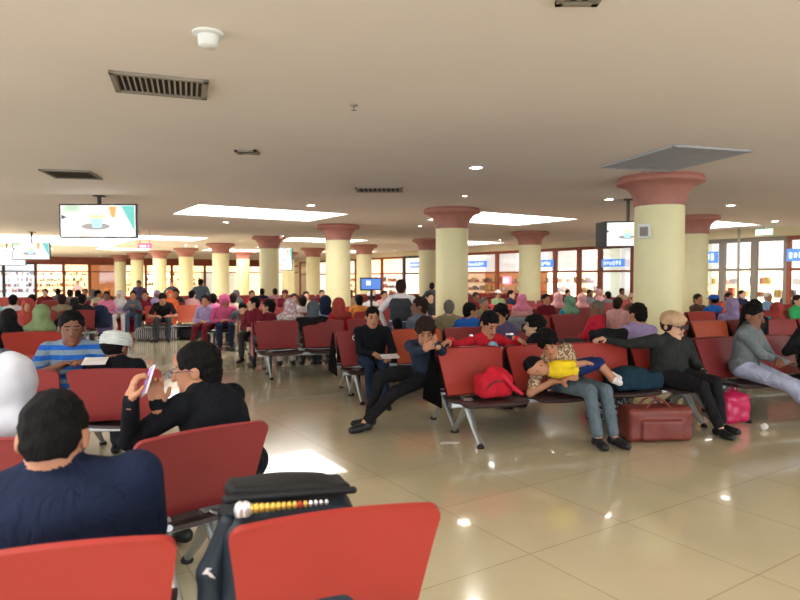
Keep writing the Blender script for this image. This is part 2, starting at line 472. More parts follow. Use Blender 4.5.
        child('head_wrap', [ell(H(0, .016, .050), a3(.096, .112, .078), hm, .02, Rh), cap(H(-.07, -.05, .045), H(.07, -.05, .06), .026, .026, hm, .02),
                            cap(H(-.08, .03, .03), H(.08, .0, .07), .03, .03, hm, .02)], [rbox(H(0, -.02, -.05), a3(.13, .15, .06), .005, hm, 0, Rh)], .003, 60)
    if extra: extra(root, H, Rh, dict(shL=shL, shR=shR, nb=nb, d=d, X=X, Y=Yb, tg=tg))
    return root

# ------------------------------------------------------------------ setting
ZC = 2.95
UW, VW = 19.0, 49.0           # right wall and far wall (room frame)
UL, VB = -9.0, -7.0           # unseen sides, opened as windows to let in sky fill light
def node_floor():
    m = mat('floor_tile', srgb(190, 172, 138), rough=.13, spec=.55); nt = m.node_tree; b = nt.nodes['Principled BSDF']
    tc = nt.nodes.new('ShaderNodeTexCoord'); br = nt.nodes.new('ShaderNodeTexBrick')
    br.offset = 0; br.inputs['Scale'].default_value = 1.0
    br.inputs['Brick Width'].default_value = .8; br.inputs['Row Height'].default_value = .8
    br.inputs['Mortar Size'].default_value = .003
    br.inputs['Color1'].default_value = (*srgb(206, 194, 162), 1); br.inputs['Color2'].default_value = (*srgb(201, 188, 155), 1)
    br.inputs['Mortar'].default_value = (*srgb(168, 152, 120), 1)
    nt.links.new(tc.outputs['Object'], br.inputs['Vector'])
    nz = nt.nodes.new('ShaderNodeTexNoise'); nz.inputs['Scale'].default_value = .8; nz.inputs['Detail'].default_value = 5
    nt.links.new(tc.outputs['Object'], nz.inputs['Vector'])
    mr = nt.nodes.new('ShaderNodeMapRange'); mr.inputs['From Min'].default_value = .3; mr.inputs['From Max'].default_value = .7
    mr.inputs['To Min'].default_value = .92; mr.inputs['To Max'].default_value = 1.06
    nt.links.new(nz.outputs['Fac'], mr.inputs['Value'])
    vm = nt.nodes.new('ShaderNodeVectorMath'); vm.operation = 'SCALE'
    nt.links.new(br.outputs['Color'], vm.inputs[0]); nt.links.new(mr.outputs['Result'], vm.inputs['Scale'])
    nt.links.new(vm.outputs['Vector'], b.inputs['Base Color'])
    m2 = nt.nodes.new('ShaderNodeMapRange'); m2.inputs['To Min'].default_value = .10; m2.inputs['To Max'].default_value = .20
    b.inputs['Coat Weight'].default_value = .6; b.inputs['Coat Roughness'].default_value = .03
    nt.links.new(nz.outputs['Fac'], m2.inputs['Value']); nt.links.new(m2.outputs['Result'], b.inputs['Roughness'])
    return m
M_FLOOR = node_floor()
M_CEIL = mat('ceiling_paint', srgb(230, 219, 211), rough=.9, noise=.03, nscale=.6, spec=.1)
M_WALL = mat('wall_paint', srgb(214, 198, 160), rough=.85, noise=.04, nscale=2)
M_COLM = mat('column_cream', srgb(232, 222, 172), rough=.5, noise=.03, nscale=3)
M_CAPI = mat('capital_terracotta', srgb(170, 112, 98), rough=.6, noise=.08, nscale=6)
M_RED = mat('seat_red', srgb(158, 50, 42), rough=.42, noise=.05, nscale=3, spec=.35)
M_MAR = mat('seat_maroon', srgb(134, 48, 50), rough=.45, noise=.05, nscale=3, spec=.35)
M_ORG = mat('seat_orange', srgb(178, 74, 42), rough=.45, noise=.05, nscale=3, spec=.35)
M_PAN = mat('seat_pan_dark', srgb(58, 42, 42), rough=.5)
M_BLK = mat('black_shell', srgb(24, 22, 24), rough=.5)
M_ALU = mat('cast_aluminium', srgb(170, 172, 172), rough=.35, metal=.8)
M_PAD = mat('rubber_pad', srgb(35, 32, 32), rough=.8)
M_WOOD = mat('wood_brown', srgb(150, 74, 46), rough=.5, noise=.15, nscale=5)
M_DARK = mat('dark_frame', srgb(48, 40, 38), rough=.5)
M_SKYL = mat('skylight_diffuser', (.9, .9, .9), rough=.8, emit=(1, .98, .95), es=6.5)
M_LAMP = mat('lamp_glow', (1, 1, 1), emit=(1, .97, .9), es=22)
M_WHITE = mat('white_plastic', srgb(225, 225, 222), rough=.5)
M_GRILLE = mat('grille_metal', srgb(140, 130, 118), rough=.6)
M_GLDARK = mat('duct_dark', srgb(45, 42, 40), rough=.8)

def slab(name, u0, u1, v0, v1, z0, z1, m):
    mb = MB(); o = mb.box(((u0+u1)/2, (v0+v1)/2, (z0+z1)/2), (u1-u0, v1-v0, z1-z0)).build(name, m)
    o.rotation_euler = (0, 0, A33); o['kind'] = 'structure'; return o
slab('floor', UL, UW+2.6, VB, VW+2.6, -.1, 0, M_FLOOR)

# ceiling with real openings for the light wells: (u0,u1,v0,v1)
WELLS = [(3.35, 6.75, 12.5, 14.7), (9.0, 12.1, 10.5, 12.7), (15.0, 17.6, 8.9, 11.0), (9.0, 12.1, 20.8, 23.0), (3.6, 6.5, 22.7, 24.9),
         (-1.6, 4.4, 24.6, 31.0), (15.0, 17.6, 19.1, 21.2), (-3.4, -.4, 1.2, 3.4), (3.2, 6.3, -5.6, -3.0), (9.0, 12.1, 31.0, 33.2), (-3.5, 2.4, 35.6, 40.5),
         (10.5, 13.6, -3.0, -.5), (-6.6, -3.8, 10.5, 12.7), (15.0, 17.6, 29.3, 31.4), (-3.0, .2, -4.6, -2.4), (4.2, 6.6, 33, 35)]  # wells behind the camera and outside the view are added as fill light
def ceiling():
    us = sorted({UL, UW+2.6} | {w[0] for w in WELLS} | {w[1] for w in WELLS}); vs = sorted({VB, VW+2.6} | {w[2] for w in WELLS} | {w[3] for w in WELLS})
    mb = MB(); bm = mb.bm
    cache = {}
    def vt(u, v, z):
        k = (round(u, 4), round(v, 4), z)
        if k not in cache: cache[k] = bm.verts.new(k)
        return cache[k]
    def inw(u, v): return any(w[0] < u < w[1] and w[2] < v < w[3] for w in WELLS)
    for i in range(len(us)-1):
        for j in range(len(vs)-1):
            if inw((us[i]+us[i+1])/2, (vs[j]+vs[j+1])/2): continue
            for z in (ZC, ZC+.28):
                bm.faces.new([vt(us[i], vs[j], z), vt(us[i], vs[j+1], z), vt(us[i+1], vs[j+1], z), vt(us[i+1], vs[j], z)])
    for u0, u1, v0, v1 in WELLS:
        for (a, b), (c, d) in (((u0, v0), (u1, v0)), ((u1, v0), (u1, v1)), ((u1, v1), (u0, v1)), ((u0, v1), (u0, v0))):
            bm.faces.new([bm.verts.new((a, b, ZC)), bm.verts.new((c, d, ZC)), bm.verts.new((c, d, ZC+.28)), bm.verts.new((a, b, ZC+.28))])
    me = bpy.data.meshes.new('ceiling'); bm.to_mesh(me); bm.free()
    o = link('ceiling', me, M_CEIL); o.rotation_euler = (0, 0, A33); o['kind'] = 'structure'
ceiling()
WLAB = {0: 'bright white ceiling light well, wide and nearest on the left', 1: 'bright white ceiling light well right of the second column',
        2: 'bright white ceiling light well right of the nearest column', 3: 'thin bright light well far behind, left of the third column',
        5: 'large glaring light well behind the hanging television at left'}
for i, (u0, u1, v0, v1) in enumerate(WELLS):
    e = empty('ceiling_light_well', uv((u0+u1)/2, (v0+v1)/2, ZC+.03), A33)
    tag(e, WLAB.get(i, 'bright white rectangular light well, from a set with unseen fill wells added'), 'skylight', 'ceiling light wells')
    MB().box((0, 0, 0), (u1-u0-.02, v1-v0-.02, .02)).build('diffuser', M_SKYL, e)
    mb = MB()
    for sx in (1, -1):
        mb.box((sx*((u1-u0)/2-.012), 0, -.018), (.024, v1-v0, .02)); mb.box((0, sx*((v1-v0)/2-.012), -.018), (u1-u0, .024, .02))
    mb.build('frame', M_WHITE, e)

slab('wall_back', UL, UW+2.6, VB-.2, VB, 2.5, ZC, M_WALL)
slab('wall_left', UL-.2, UL, VB, VW+2.6, 2.5, ZC, M_WALL)
slab('wall_far', UL, UW+2.6, VW+2.4, VW+2.6, 0, ZC+.3, M_WALL)
slab('wall_right', UW+2.4, UW+2.6, VB, VW+2.4, 0, ZC+.3, M_WALL)
for i in range(12):     # mullions of the unseen left side, left open for sky fill
    slab('trim_%d' % (i+1), UL-.12, UL, VB+i*5, VB+i*5+.12, 0, 2.5, M_WHITE)

# ------------------------------------------------------------------ columns
def column_mesh():
    rc = .34
    shaft = MB().lathe([(rc, 0), (rc, ZC-.42)], 48).mesh('shaft', True)
    pf = [(rc+.012, ZC-.42), (rc+.012, ZC-.37)]
    for i in range(13):
        t = i/12; pf.append((rc+.012+.215*(1-math.sqrt(max(0, 1-t*t)))*.98+.02*t, ZC-.37+.27*t))
    pf += [(rc+.25, ZC-.095), (rc+.26, ZC-.06), (rc+.245, ZC-.03), (rc+.225, ZC)]
    capi = MB().lathe(pf, 48).mesh('capital', True)
    base = MB().lathe([(rc+.03, 0), (rc+.03, .12), (rc+.0, .14)], 48).mesh('base', True)
    return shaft, capi, base
CM = column_mesh()
cols = []
for px, cy, lab in [(660, 173, 'nearest cream round column with wide terracotta capital'), (452, 207, 'cream column behind the boy in red, second nearest'),
                    (338, 224, 'cream column behind the red headscarf, third nearest'), (269, 236, 'cream column between pink hood group and white floral scarves'),
                    (220.5, 243, 'cream column just right of the standing blue jacketed figure'), (186, 248, 'cream column rising behind the orange seat at left'),
                    (159.5, 250.5, 'cream column behind the purple headscarf'), (137, 252.5, 'cream column behind the standing purple shirt'), (120, 255, 'leftmost and farthest cream column'),
                    (530, 231, 'cream column behind the pink headscarf in the right centre'), (693, 215, 'cream column half hidden by the nearest column'),
                    (428, 238.5, 'cream column peeping out left of the second nearest one'), (364, 244.5, 'cream column just right of the third nearest one'),
                    (313, 248, 'cream column in a gap left of the third nearest one'), (243, 251, 'small far cream column between two nearer ones'),
                    (288, 252, 'small far cream column right of the dark hanging screen')]:
    Y = F*(ZC-CAMH)/(HOR-cy)+.45
    p = at(px, cy, Y)
    e = empty('round_column', (p.x, p.y, 0)); tag(e, lab, 'column', 'cream columns')
    link('shaft', CM[0], M_COLM, e); link('capital', CM[1], M_CAPI, e); link('base', CM[2], M_CAPI, e)
    cols.append((p.x, p.y))

# ------------------------------------------------------------------ ceiling fittings
def ceil_pt(px, py): return on_z(px, py, ZC)
LIGHTS = [(476, 167, 1), (311, 205, 1), (226, 222, 1), (609, 199, 1), (731, 205, 1), (775, 221, 1), (186, 245, 1.6), (465, 196, .5), (196, 246, 1.2),
          (568, 243, 1), (283, 236, .6), (500, 240, .8), (420, 226, .6), (714, 236, 1), (745, 232, 1.2), (305, 241, 1), (440, 243, 1),
          (258, 247, 1), (395, 250, 1.2), (355, 246, 1), (100, 255, 1)]
dl_rim = MB().lathe([(.085, 0), (.10, -.004), (.105, -.012), (.085, -.014), (.08, 0)], 24).mesh('rim', True)
dl_len = MB().lathe([(.078, -.002), (.06, -.010), (.001, -.012)], 24).mesh('lens', True)
for i, (px, py, s) in enumerate(LIGHTS):
    p = ceil_pt(px, py)
    e = empty('downlight', p); e.scale = (s if s < 1 else 1,)*3
    lab = {0: 'brightest nearest round downlight in the ceiling centre', 1: 'round downlight above the wide left light well', 2: 'round downlight left of the wide left light well',
           3: 'round downlight left of the nearest capital', 4: 'round downlight right of the nearest capital', 5: 'small round downlight near the right edge'}.get(i, 'small glowing round downlight far back in the ceiling')
    tag(e, lab, 'ceiling light', 'round downlights')
    link('rim', dl_rim, M_WHITE, e); link('lens', dl_len, M_LAMP, e)
    if i < 8:
        L = bpy.data.lights.new('lamp', 'SPOT'); L.energy = 35; L.color = (1, .93, .80); L.spot_size = R(150); L.spot_blend = .6; L.shadow_soft_size = .12
        o = bpy.data.objects.new('lamp', L); COL.objects.link(o); o.parent = e; o.location = (0, 0, -.03)
# grilles
M_GRB = mat('grille_bluish', srgb(168, 168, 172), rough=.5)
def grille(corners_px, name, label, nsl, panels=1):
    M_GRILLE = M_GRB if panels > 1 else MATS['grille_metal']
    c = [ceil_pt(*q) for q in corners_px]          # near-left, near-right, far-right, far-left
    ctr = sum(c, Vector())/4; a = ((c[1]-c[0])+(c[2]-c[3]))/2; b = ((c[3]-c[0])+(c[2]-c[1]))/2
    w, l = a.length, b.length; rz = math.atan2(a.y, a.x)
    e = empty(name, ctr, rz); tag(e, label, 'ceiling vent')
    MB().box((0, 0, -.003), (w, l, .006)).build('duct_opening', M_GLDARK, e)
    mb = MB()
    for s in (1, -1):
        mb.box((s*(w/2), 0, -.012), (.035, l+.035, .022)); mb.box((0, s*(l/2), -.012), (w+.035, .035, .022))
    for k in range(1, panels): mb.box((-w/2+w*k/panels, 0, -.012), (.03, l, .02))
    mb.build('frame', M_GRILLE, e)
    mb = MB(); n = nsl
    for k in range(n):
        x = -w/2+w*(k+.5)/n
        mb.box((0, 0, 0), (w/n*.45, l, .004), Matrix.Translation((x, 0, -.012))@Matrix.Rotation(R(35), 4, 'Y'))
    mb.build('louvres', M_GRILLE, e)
grille([(109, 88), (198, 96), (213, 81), (121, 72)], 'air_grille', 'dark slatted air grille nearest in the ceiling at upper left', 16)
grille([(45, 176), (93, 178), (98, 171), (52, 170)], 'air_grille', 'smaller slatted air grille farther left in the ceiling', 12)
grille([(352, 191), (398, 191), (406, 187), (362, 187)], 'air_grille', 'slim dark air grille in the middle of the ceiling', 10)
grille([(588, 165), (658, 168.5), (762, 152), (690, 146.5)], 'air_grille', 'large multi panel air grille above the nearest column', 20, 4)
grille([(237, 152.5), (256, 152.5), (257, 150), (239, 150)], 'ceiling_slot', 'tiny dark ceiling slot left of the grille in the middle', 3)
grille([(560, 1), (600, 1), (596, -8), (563, -8)], 'ceiling_slot', 'dark round edged fitting at the top edge of the ceiling', 3)
p = ceil_pt(208, 33)
e = empty('ceiling_sensor', p); tag(e, 'white round motion sensor on the ceiling above the near air grille', 'detector')
MB().lathe([(.09, 0), (.09, -.012), (.065, -.02)], 28).build('mount', M_WHITE, e, True)
MB().lathe([(.062, -.018), (.056, -.075), (.045, -.085), (.001, -.087)], 28).build('sensor_body', M_WHITE, e, True)
p = ceil_pt(354, 105)
e = empty('sprinkler_head', p); tag(e, 'small sprinkler head in the ceiling centre', 'sprinkler')
MB().lathe([(.035, 0), (.03, -.01), (.01, -.015), (.008, -.04), (.022, -.045), (.001, -.047)], 16).build('nozzle', M_GRILLE, e, True)

# ------------------------------------------------------------------ benches
def panel(prof, wid, thick, nc=14, corner=.05, flip=False):
    """prof: (y,z) polyline along the panel, wid: width at each fraction; rounded far corners"""
    pr = [Vector((0, y, z)) for y, z in prof]
    cum = [0]
    for i in range(1, len(pr)): cum.append(cum[-1]+(pr[i]-pr[i-1]).length)
    L = cum[-1]
    def P(s):
        for i in range(1, len(pr)):
            if s <= cum[i]+1e-9:
                t = (s-cum[i-1])/(cum[i]-cum[i-1]); return pr[i-1].lerp(pr[i], t), (pr[i]-pr[i-1]).normalized()
        return pr[-1], (pr[-1]-pr[-2]).normalized()
    ss = [0, .02*L]+[L*k/9 for k in range(1, 9)]+[L-corner+corner*math.sin(R(a)) for a in (0, 25, 45, 60, 75, 90)]
    ss = sorted(set(x for x in ss if x <= L+1e-9))
    rows = []
    for s in ss:
        p, tg = P(s); nn = Vector((0, tg.z, -tg.y))     # outward = toward sitter
        w = wid(s/L)/2
        c = max(0, s-(L-corner)); w -= corner-math.sqrt(max(corner**2-c*c, 0))
        rows.append((p, nn, w))
    vs = []; fs = []; m = len(rows); q = nc+1
    for side in (0, 1):
        for p, nn, w in rows:
            for j in range(q):
                x = -1+2*j/nc; dish = -.018*(1-x*x)
                o = p+Vector((x*w, 0, 0))+nn*(dish-side*thick)
                vs.append(o)
    def id_(s, i, j): return s*m*q+i*q+j
    for i in range(m-1):
        for j in range(nc):
            fs.append((id_(0, i, j), id_(0, i, j+1), id_(0, i+1, j+1), id_(0, i+1, j)))
            fs.append((id_(1, i, j+1), id_(1, i, j), id_(1, i+1, j), id_(1, i+1, j+1)))
    for i in range(m-1):
        fs.append((id_(0, i, 0), id_(0, i+1, 0), id_(1, i+1, 0), id_(1, i, 0)))
        fs.append((id_(0, i+1, nc), id_(0, i, nc), id_(1, i, nc), id_(1, i+1, nc)))
    for j in range(nc):
        fs.append((id_(0, 0, j+1), id_(0, 0, j), id_(1, 0, j), id_(1, 0, j+1)))
        fs.append((id_(0, m-1, j), id_(0, m-1, j+1), id_(1, m-1, j+1), id_(1, m-1, j)))
    return vs, fs
def make_seat_meshes(w, tag_):
    b = MB(); b.add(*panel([(.13, .40), (.185, .47), (.235, .60), (.275, .72), (.31, .82)], lambda t: w*(.87+.13*t**1.6), .022)); bm = b.mesh('backrest', True)
    s = MB(); s.add(*panel([(.17, .395), (.10, .385), (-.05, .392), (-.22, .415), (-.29, .405), (-.31, .385)], lambda t: w*(.90+.04*t), .022)); sm = s.mesh('seat', True)
    c = MB(); c.add(*panel([(.165, .40), (.218, .47), (.266, .60), (.304, .72), (.335, .812)], lambda t: w*(.87+.12*t**1.6), .006)); cm = c.mesh('back_shell', True)
    return sm, bm, cm
SEATM = {.69: make_seat_meshes(.69, 'r'), .63: make_seat_meshes(.63, 'n')}
def leg_mesh():
    m = MB()
    m.tube([(0, .05, .37), (0, .04, .33), (0, -.02, .26), (0, -.13, .13), (0, -.24, .03)], [.05, .05, .036, .026, .020], 12)
    m.tube([(0, .03, .35), (0, .08, .28), (0, .20, .15), (0, .33, .03)], [.045, .038, .028, .020], 12)
    m.tube([(-.045, .04, .34), (.045, .04, .34)], .055, 16)
    m.tube([(0, -.22, .37), (0, .04, .35), (0, .18, .38)], [.016, .03, .016], 8)
    leg = m.mesh('leg', True)
    f = MB().lathe([(.03, .0), (.034, .012), (.022, .03), (.012, .04)], 14)
    return leg, f.mesh('foot_pad', True)
LEGM = leg_mesh()
def beam_mesh(L): return MB().box((0, .04, .34), (L, .09, .05)).mesh('beam', False, .01)
BEAMS = {}
def bench(c, rz, seats, w=.69, pitch=.73, shell=None, label='', group='rows of joined seats', ends=None, cat='bench'):
    n = len(seats); L = n*pitch
    e = empty('beam_bench', (c[0], c[1], 0), rz); tag(e, label, cat, group)
    key = (round(L, 3))
    if key not in BEAMS: BEAMS[key] = beam_mesh(L-.1)
    link('beam', BEAMS[key], M_ALU, e)
    sm, bm, cm = SEATM[w]
    for i, m in enumerate(seats):
        x = -L/2+pitch*(i+.5)
        for nm, me in (('seat', sm), ('backrest', bm)):
            o = bpy.data.objects.new(nm, me.copy() if False else me); COL.objects.link(o)
            if not me.materials: me.materials.append(M_RED)
            o.parent = e; o.location = (x, 0, 0)
            o.material_slots[0].link = 'OBJECT'; o.material_slots[0].material = m if nm == 'backrest' else M_PAN
            if nm == 'backrest' and shell is not None:
                s = link('back_shell', cm, shell, o)
    for x in (ends or (-L/2+.22, L/2-.22)):
        o = link('leg', LEGM[0], M_ALU, e); o.location = (x, 0, 0)
        for y in (-.25, .34): link('foot_pad', LEGM[1], M_PAD, o).location = (0, y, 0)
    return e
BN0 = 5.50; BDN = 2.15
def nk(k): return BN0+BDN*k
def row(k, px0, t1max, side, colours, offs=0., shell=None, words='', gap=.14):
    """fill one row with four-seat benches from pixel px0 to the right"""
    t = t_of(px0, nk(k))+offs; i = 0
    while t < t1max:
        cs = [colours(i*4+j) for j in range(4)]
        tc = t+1.46
        bad = any((Vector((cx, cy, 0))-tn(cx*T_.x+cy*T_.y, nk(k))).length < .85 and t-.35 < cx*T_.x+cy*T_.y < t+2.92+.35 for cx, cy in cols)
        if bad:
            # two-seat bench on either side would foul the column: shift past it
            t += .5; continue
        n = nk(k)+(-.31-.03 if side == 'F' else .31+.03)
        bn = bench(tn(tc, n), BA+(0 if side == 'F' else math.pi), cs if side == 'F' else cs[::-1], shell=shell if side == 'F' else M_BLK if k < 2 else None,
              label=words % (ORD[min(i, 9)]) if '%s' in words else words, group='rows of joined seats '+('facing the camera' if side == 'F' else 'facing away'))
        if side == 'F' and i == 0 and k < 5:
            mb = MB(); mb.poly([(-1.475, .10, .30), (-1.475, .12, .40), (-1.475, .30, .815), (-1.475, .35, .815), (-1.475, .56, .40), (-1.475, .58, .30)], (.015, 0, 0))
            mb.build('end_panel', mat('end_black', srgb(9, 9, 10), rough=.95, spec=.05) if k < 2 else M_MAR, bn, bevel=.004)
        t += 2.92+gap; i += 1
ORD = ['first', 'second', 'third', 'fourth', 'fifth', 'sixth', 'seventh', 'eighth', 'ninth', 'tenth']
rmix = lambda s: (lambda i, r=random.Random(s): M_MAR if (i*7+s*3) % 5 else M_RED)
row(0, 433, 8.0, 'F', lambda i: [M_RED, M_RED, M_RED, M_RED, M_MAR, M_MAR, M_MAR, M_MAR][i % 8], shell=M_BLK, words='red four seat bench facing the camera, %s from the left in the nearest row')
row(0, 433, 8.0, 'B', lambda i: M_MAR, words='red four seat bench backing onto the nearest row, %s from the left', offs=.02)
row(1, 333, 9.0, 'F', lambda i: [M_MAR, M_ORG, M_MAR, M_MAR, M_ORG, M_MAR, M_MAR][i % 7], shell=M_BLK, words='maroon and orange bench in the uniformed man\'s row, %s from the left')
row(1, 333, 9.0, 'B', lambda i: M_MAR, words='maroon bench backing onto the uniformed man\'s row, %s from the left', offs=.02)
row(2, 252, 11, 'F', lambda i: M_MAR if i < 4 else rmix(1)(i), words='maroon bench in the row of the floral headscarf, %s from the left')
row(2, 252, 11, 'B', rmix(2), words='maroon bench backing onto the floral headscarf\'s row, %s from the left', offs=.02)
FARL = {3: 238, 4: 202, 5: 143, 6: 92, 7: 40, 8: 10, 9: -10}
for k, px0 in FARL.items():
    cf = (lambda i: M_ORG if i in (2,) else M_MAR) if k == 5 else rmix(k)
    row(k, px0, nk(k)*.62+4.5, 'F' if k not in (7, 9) else 'B', (lambda i: M_RED if i == 0 else M_ORG if i == 1 else M_MAR) if k == 5 else cf,
        words='maroon joined seats far back in the hall among the crowd, %s of row '+ORD[k])
    if k in (3, 4, 6): row(k, px0, nk(k)*.62+4.5, 'B', rmix(k), words='maroon joined seats backing the crowd rows, %s of row '+ORD[k], offs=.02)
# left block
def lrow(n, px_right, cs, rz, side, words, pitch=.73):
    t1 = t_of(px_right, n); L = pitch*len(cs)
    bench(tn(t1-L/2, n+(-.31 if side == 'F' else .31)), BA+(0 if side == 'F' else math.pi), cs if side == 'F' else cs[::-1], label=words)
lrow(8.75, 64, [M_RED, M_MAR, M_RED], 0, 'B', 'red bench seen from behind at left, under the green headscarf')
lrow(11.95, 34, [M_MAR]*4, 0, 'F', 'maroon joined seats at the left edge beyond the green headscarf')
lrow(14.4, 28, [M_RED]*4, 0, 'B', 'bright red joined seats at the left edge behind two pale shirts')
lrow(14.4, 96, [M_MAR]*3, 0, 'B', 'maroon joined seats in the left distance holding a dark backpack')

# foreground benches seen from behind
def bench_behind(pl, pr, cs, before, label, group, w=.63, pitch=.69):
    """pl,pr: top corners (x,y) of one seat's back; before: seats to the left of it"""
    a = Vector((*pl, 0)); b = Vector((*pr, 0)); d = (b-a).normalized(); n = Vector((-d.y, d.x, 0))
    mid = (a+b)/2
    L = pitch*len(cs)
    c = mid-d*(pitch*(before+.5))+d*(L/2)+n*.31
    return bench(c, math.atan2(d.y, d.x)+math.pi, cs[::-1], w=w, pitch=pitch, label=label, group=group), c, d, n
B1 = bench_behind((-.455, 1.640), (.124, 1.833), [M_RED, M_RED], 1, 'bright red seats at the very front with a dark backpack on one', 'seat rows in the foreground', pitch=.75)
B2 = bench_behind((-1.093, 2.51), (-.61, 2.93), [M_MAR], 0, 'dark red seat behind the man in black holding up a phone', 'seat rows in the foreground')
B3 = bench_behind((-2.46, 4.50), (-1.75, 4.56), [M_MAR, M_MAR, M_MAR], 2, 'dark red seats in front of the white skull cap', 'seat rows in the foreground', w=.69, pitch=.73)

# ------------------------------------------------------------------ shop fronts
def glass_mat():
    m = bpy.data.materials.new('shop_glass'); m.use_nodes = True; nt = m.node_tree; nt.nodes.clear()
    o = nt.nodes.new('ShaderNodeOutputMaterial'); t = nt.nodes.new('ShaderNodeBsdfTransparent'); g = nt.nodes.new('ShaderNodeBsdfGlossy')
    g.inputs['Roughness'].default_value = .05; mx = nt.nodes.new('ShaderNodeMixShader'); mx.inputs[0].default_value = .06
    nt.links.new(t.outputs[0], mx.inputs[1]); nt.links.new(g.outputs[0], mx.inputs[2]); nt.links.new(mx.outputs[0], o.inputs[0])
    return m
M_GLASS = glass_mat()
GLOW = {'warm': mat('painted_glow_warm', (1, .9, .7), emit=(1, .68, .34), es=2.0), 'white': mat('painted_glow_white', (1, 1, 1), emit=(1, .94, .82), es=.92),  # emission painted on the panels stands in for light inside the shops
        'hot': mat('painted_glow_hot', (1, 1, 1), emit=(1, .74, .42), es=4.5), 'dim': mat('painted_glow_dim', (.9, .8, .6), emit=(1, .6, .34), es=.5),
        'green': mat('painted_glow_green', (.9, 1, .9), emit=(.78, .84, .66), es=.62), 'cool': mat('painted_glow_cool', (.9, .95, 1), emit=(.78, .88, .95), es=.8),
        'orange': mat('painted_glow_orange', (.75, .32, .14), emit=(1, .36, .12), es=.22), 'door': mat('painted_glow_door', (.9, .9, .9), emit=(.82, .82, .76), es=.62)}
GOODS = [mat('goods_%d' % i, srgb(*c), rough=.6) for i, c in enumerate([(210, 120, 100), (236, 210, 120), (240, 236, 225), (130, 140, 170), (180, 130, 90), (120, 100, 90), (230, 170, 100), (214, 130, 150)])]
M_SIGNB = mat('sign_blue', srgb(60, 110, 190), emit=(.12, .28, .75), es=.9)
M_SIGNW = mat('sign_white', (1, 1, 1), emit=(.6, .75, .95), es=.9)
M_SIGNR = mat('sign_red', (1, .1, .15), emit=(1, .10, .14), es=2.2)
M_SIGNP = mat('sign_pink', (1, .3, .4), emit=(1, .22, .28), es=1.3)
M_PALE = mat('panel_pale', srgb(220, 214, 200), rough=.6)
def goods_mesh(w, z0, z1, seed, dens=.85):
    rnd = random.Random(seed); me = bpy.data.meshes.new('goods'); bm = bmesh.new()
    z = z0
    while z < z1-.15:
        x = -w/2+.05
        while x < w/2-.08:
            ww = rnd.uniform(.06, .2); hh = rnd.uniform(.10, .26)
            if rnd.random() < .78*dens:
                mi = rnd.randrange(len(GOODS)); n0 = len(bm.faces)
                r = bmesh.ops.create_cube(bm, size=1, matrix=Matrix.Translation((x+ww/2, .12, z+hh/2))@Matrix.Diagonal((ww*.9, .16, hh, 1)))
                bm.faces.ensure_lookup_table()
                for f in {f for v in r['verts'] for f in v.link_faces}: f.material_index = mi
            x += ww+rnd.uniform(0, .08)
        z += .38
    bm.to_mesh(me); bm.free()
    for g in GOODS: me.materials.append(g)
    return me
BAYN = [0]
def bay(org, rz, w, label, low=('warm', 'goods'), up='white', frame=M_WOOD, sign=None, counter=None, h=2.7, tz=1.75, depth=1.2):
    """one shop bay: local X along the wall, Y into the shop"""
    e = empty('shop_front', org, rz); tag(e, label, 'shop', 'shop fronts round the hall')
    BAYN[0] += 1
    pw = .09
    fr = MB()
    for s in (-1, 1): fr.box((s*(w/2-pw/2), 0, h/2), (pw, .12, h))
    fr.box((0, 0, h-.06), (w-2*pw, .12, .12)); fr.box((0, 0, tz), (w-2*pw, .10, .08)); fr.box((0, 0, .05), (w-2*pw, .12, .1))
    fr.build('frame', frame, e)
    for z0, z1 in ((.1, tz-.04), (tz+.04, h-.12)):
        MB().box((0, 0, (z0+z1)/2), (w-2*pw, .012, z1-z0)).build('pane', M_GLASS, e)
    iw = w-.02
    MB().box((0, depth, tz/2), (iw, .04, tz)).build('painted_glow_panel', GLOW[low[0]], e)  # glow in the panel colour replaces lamps in the shop
    MB().box((0, depth, (tz+h)/2), (iw, .04, h-tz)).build('upper_panel', GLOW[up] if up in GLOW else M_PALE, e)
    if low[1] == 'goods':
        sh = MB()
        for z in (.55, .93, 1.31): sh.box((0, depth-.16, z-.02), (iw-.04, .26, .025))
        sh.build('shelf', M_WOOD if frame is M_WOOD else M_PALE, e)
        o = link('goods', goods_mesh(iw-.05, .55, tz-.05, BAYN[0]), None, e); o.location = (0, depth-.28, 0); o['kind'] = 'stuff'
    if sign:
        x, z, sw, shh, sm = sign
        s = MB().box((x, -.12, z), (sw, .10, shh)).build('lit_sign', M_SIGNB if sm != 'pink' else M_SIGNP, e)
        mb = MB(); rnd = random.Random(BAYN[0])
        k = max(3, int(sw/.14))
        for i in range(k):
            cx = x-sw*.42+sw*.84*(i+.5)/k
            mb.box((cx, -.176, z+rnd.uniform(-.02, .02)), (sw*.84/k*.6, .008, shh*rnd.uniform(.3, .6)))
        mb.build('sign_mark', M_SIGNW, s)
    if counter:
        MB().box((0, -.45, .5), (w*.96, .5, 1.0)).build('counter', counter, e, bevel=.01)
    return e
def v_of(px):
    s = (px-400)/F; d = UW/(U.y+U.x*s); return d*(V.y+V.x*s)
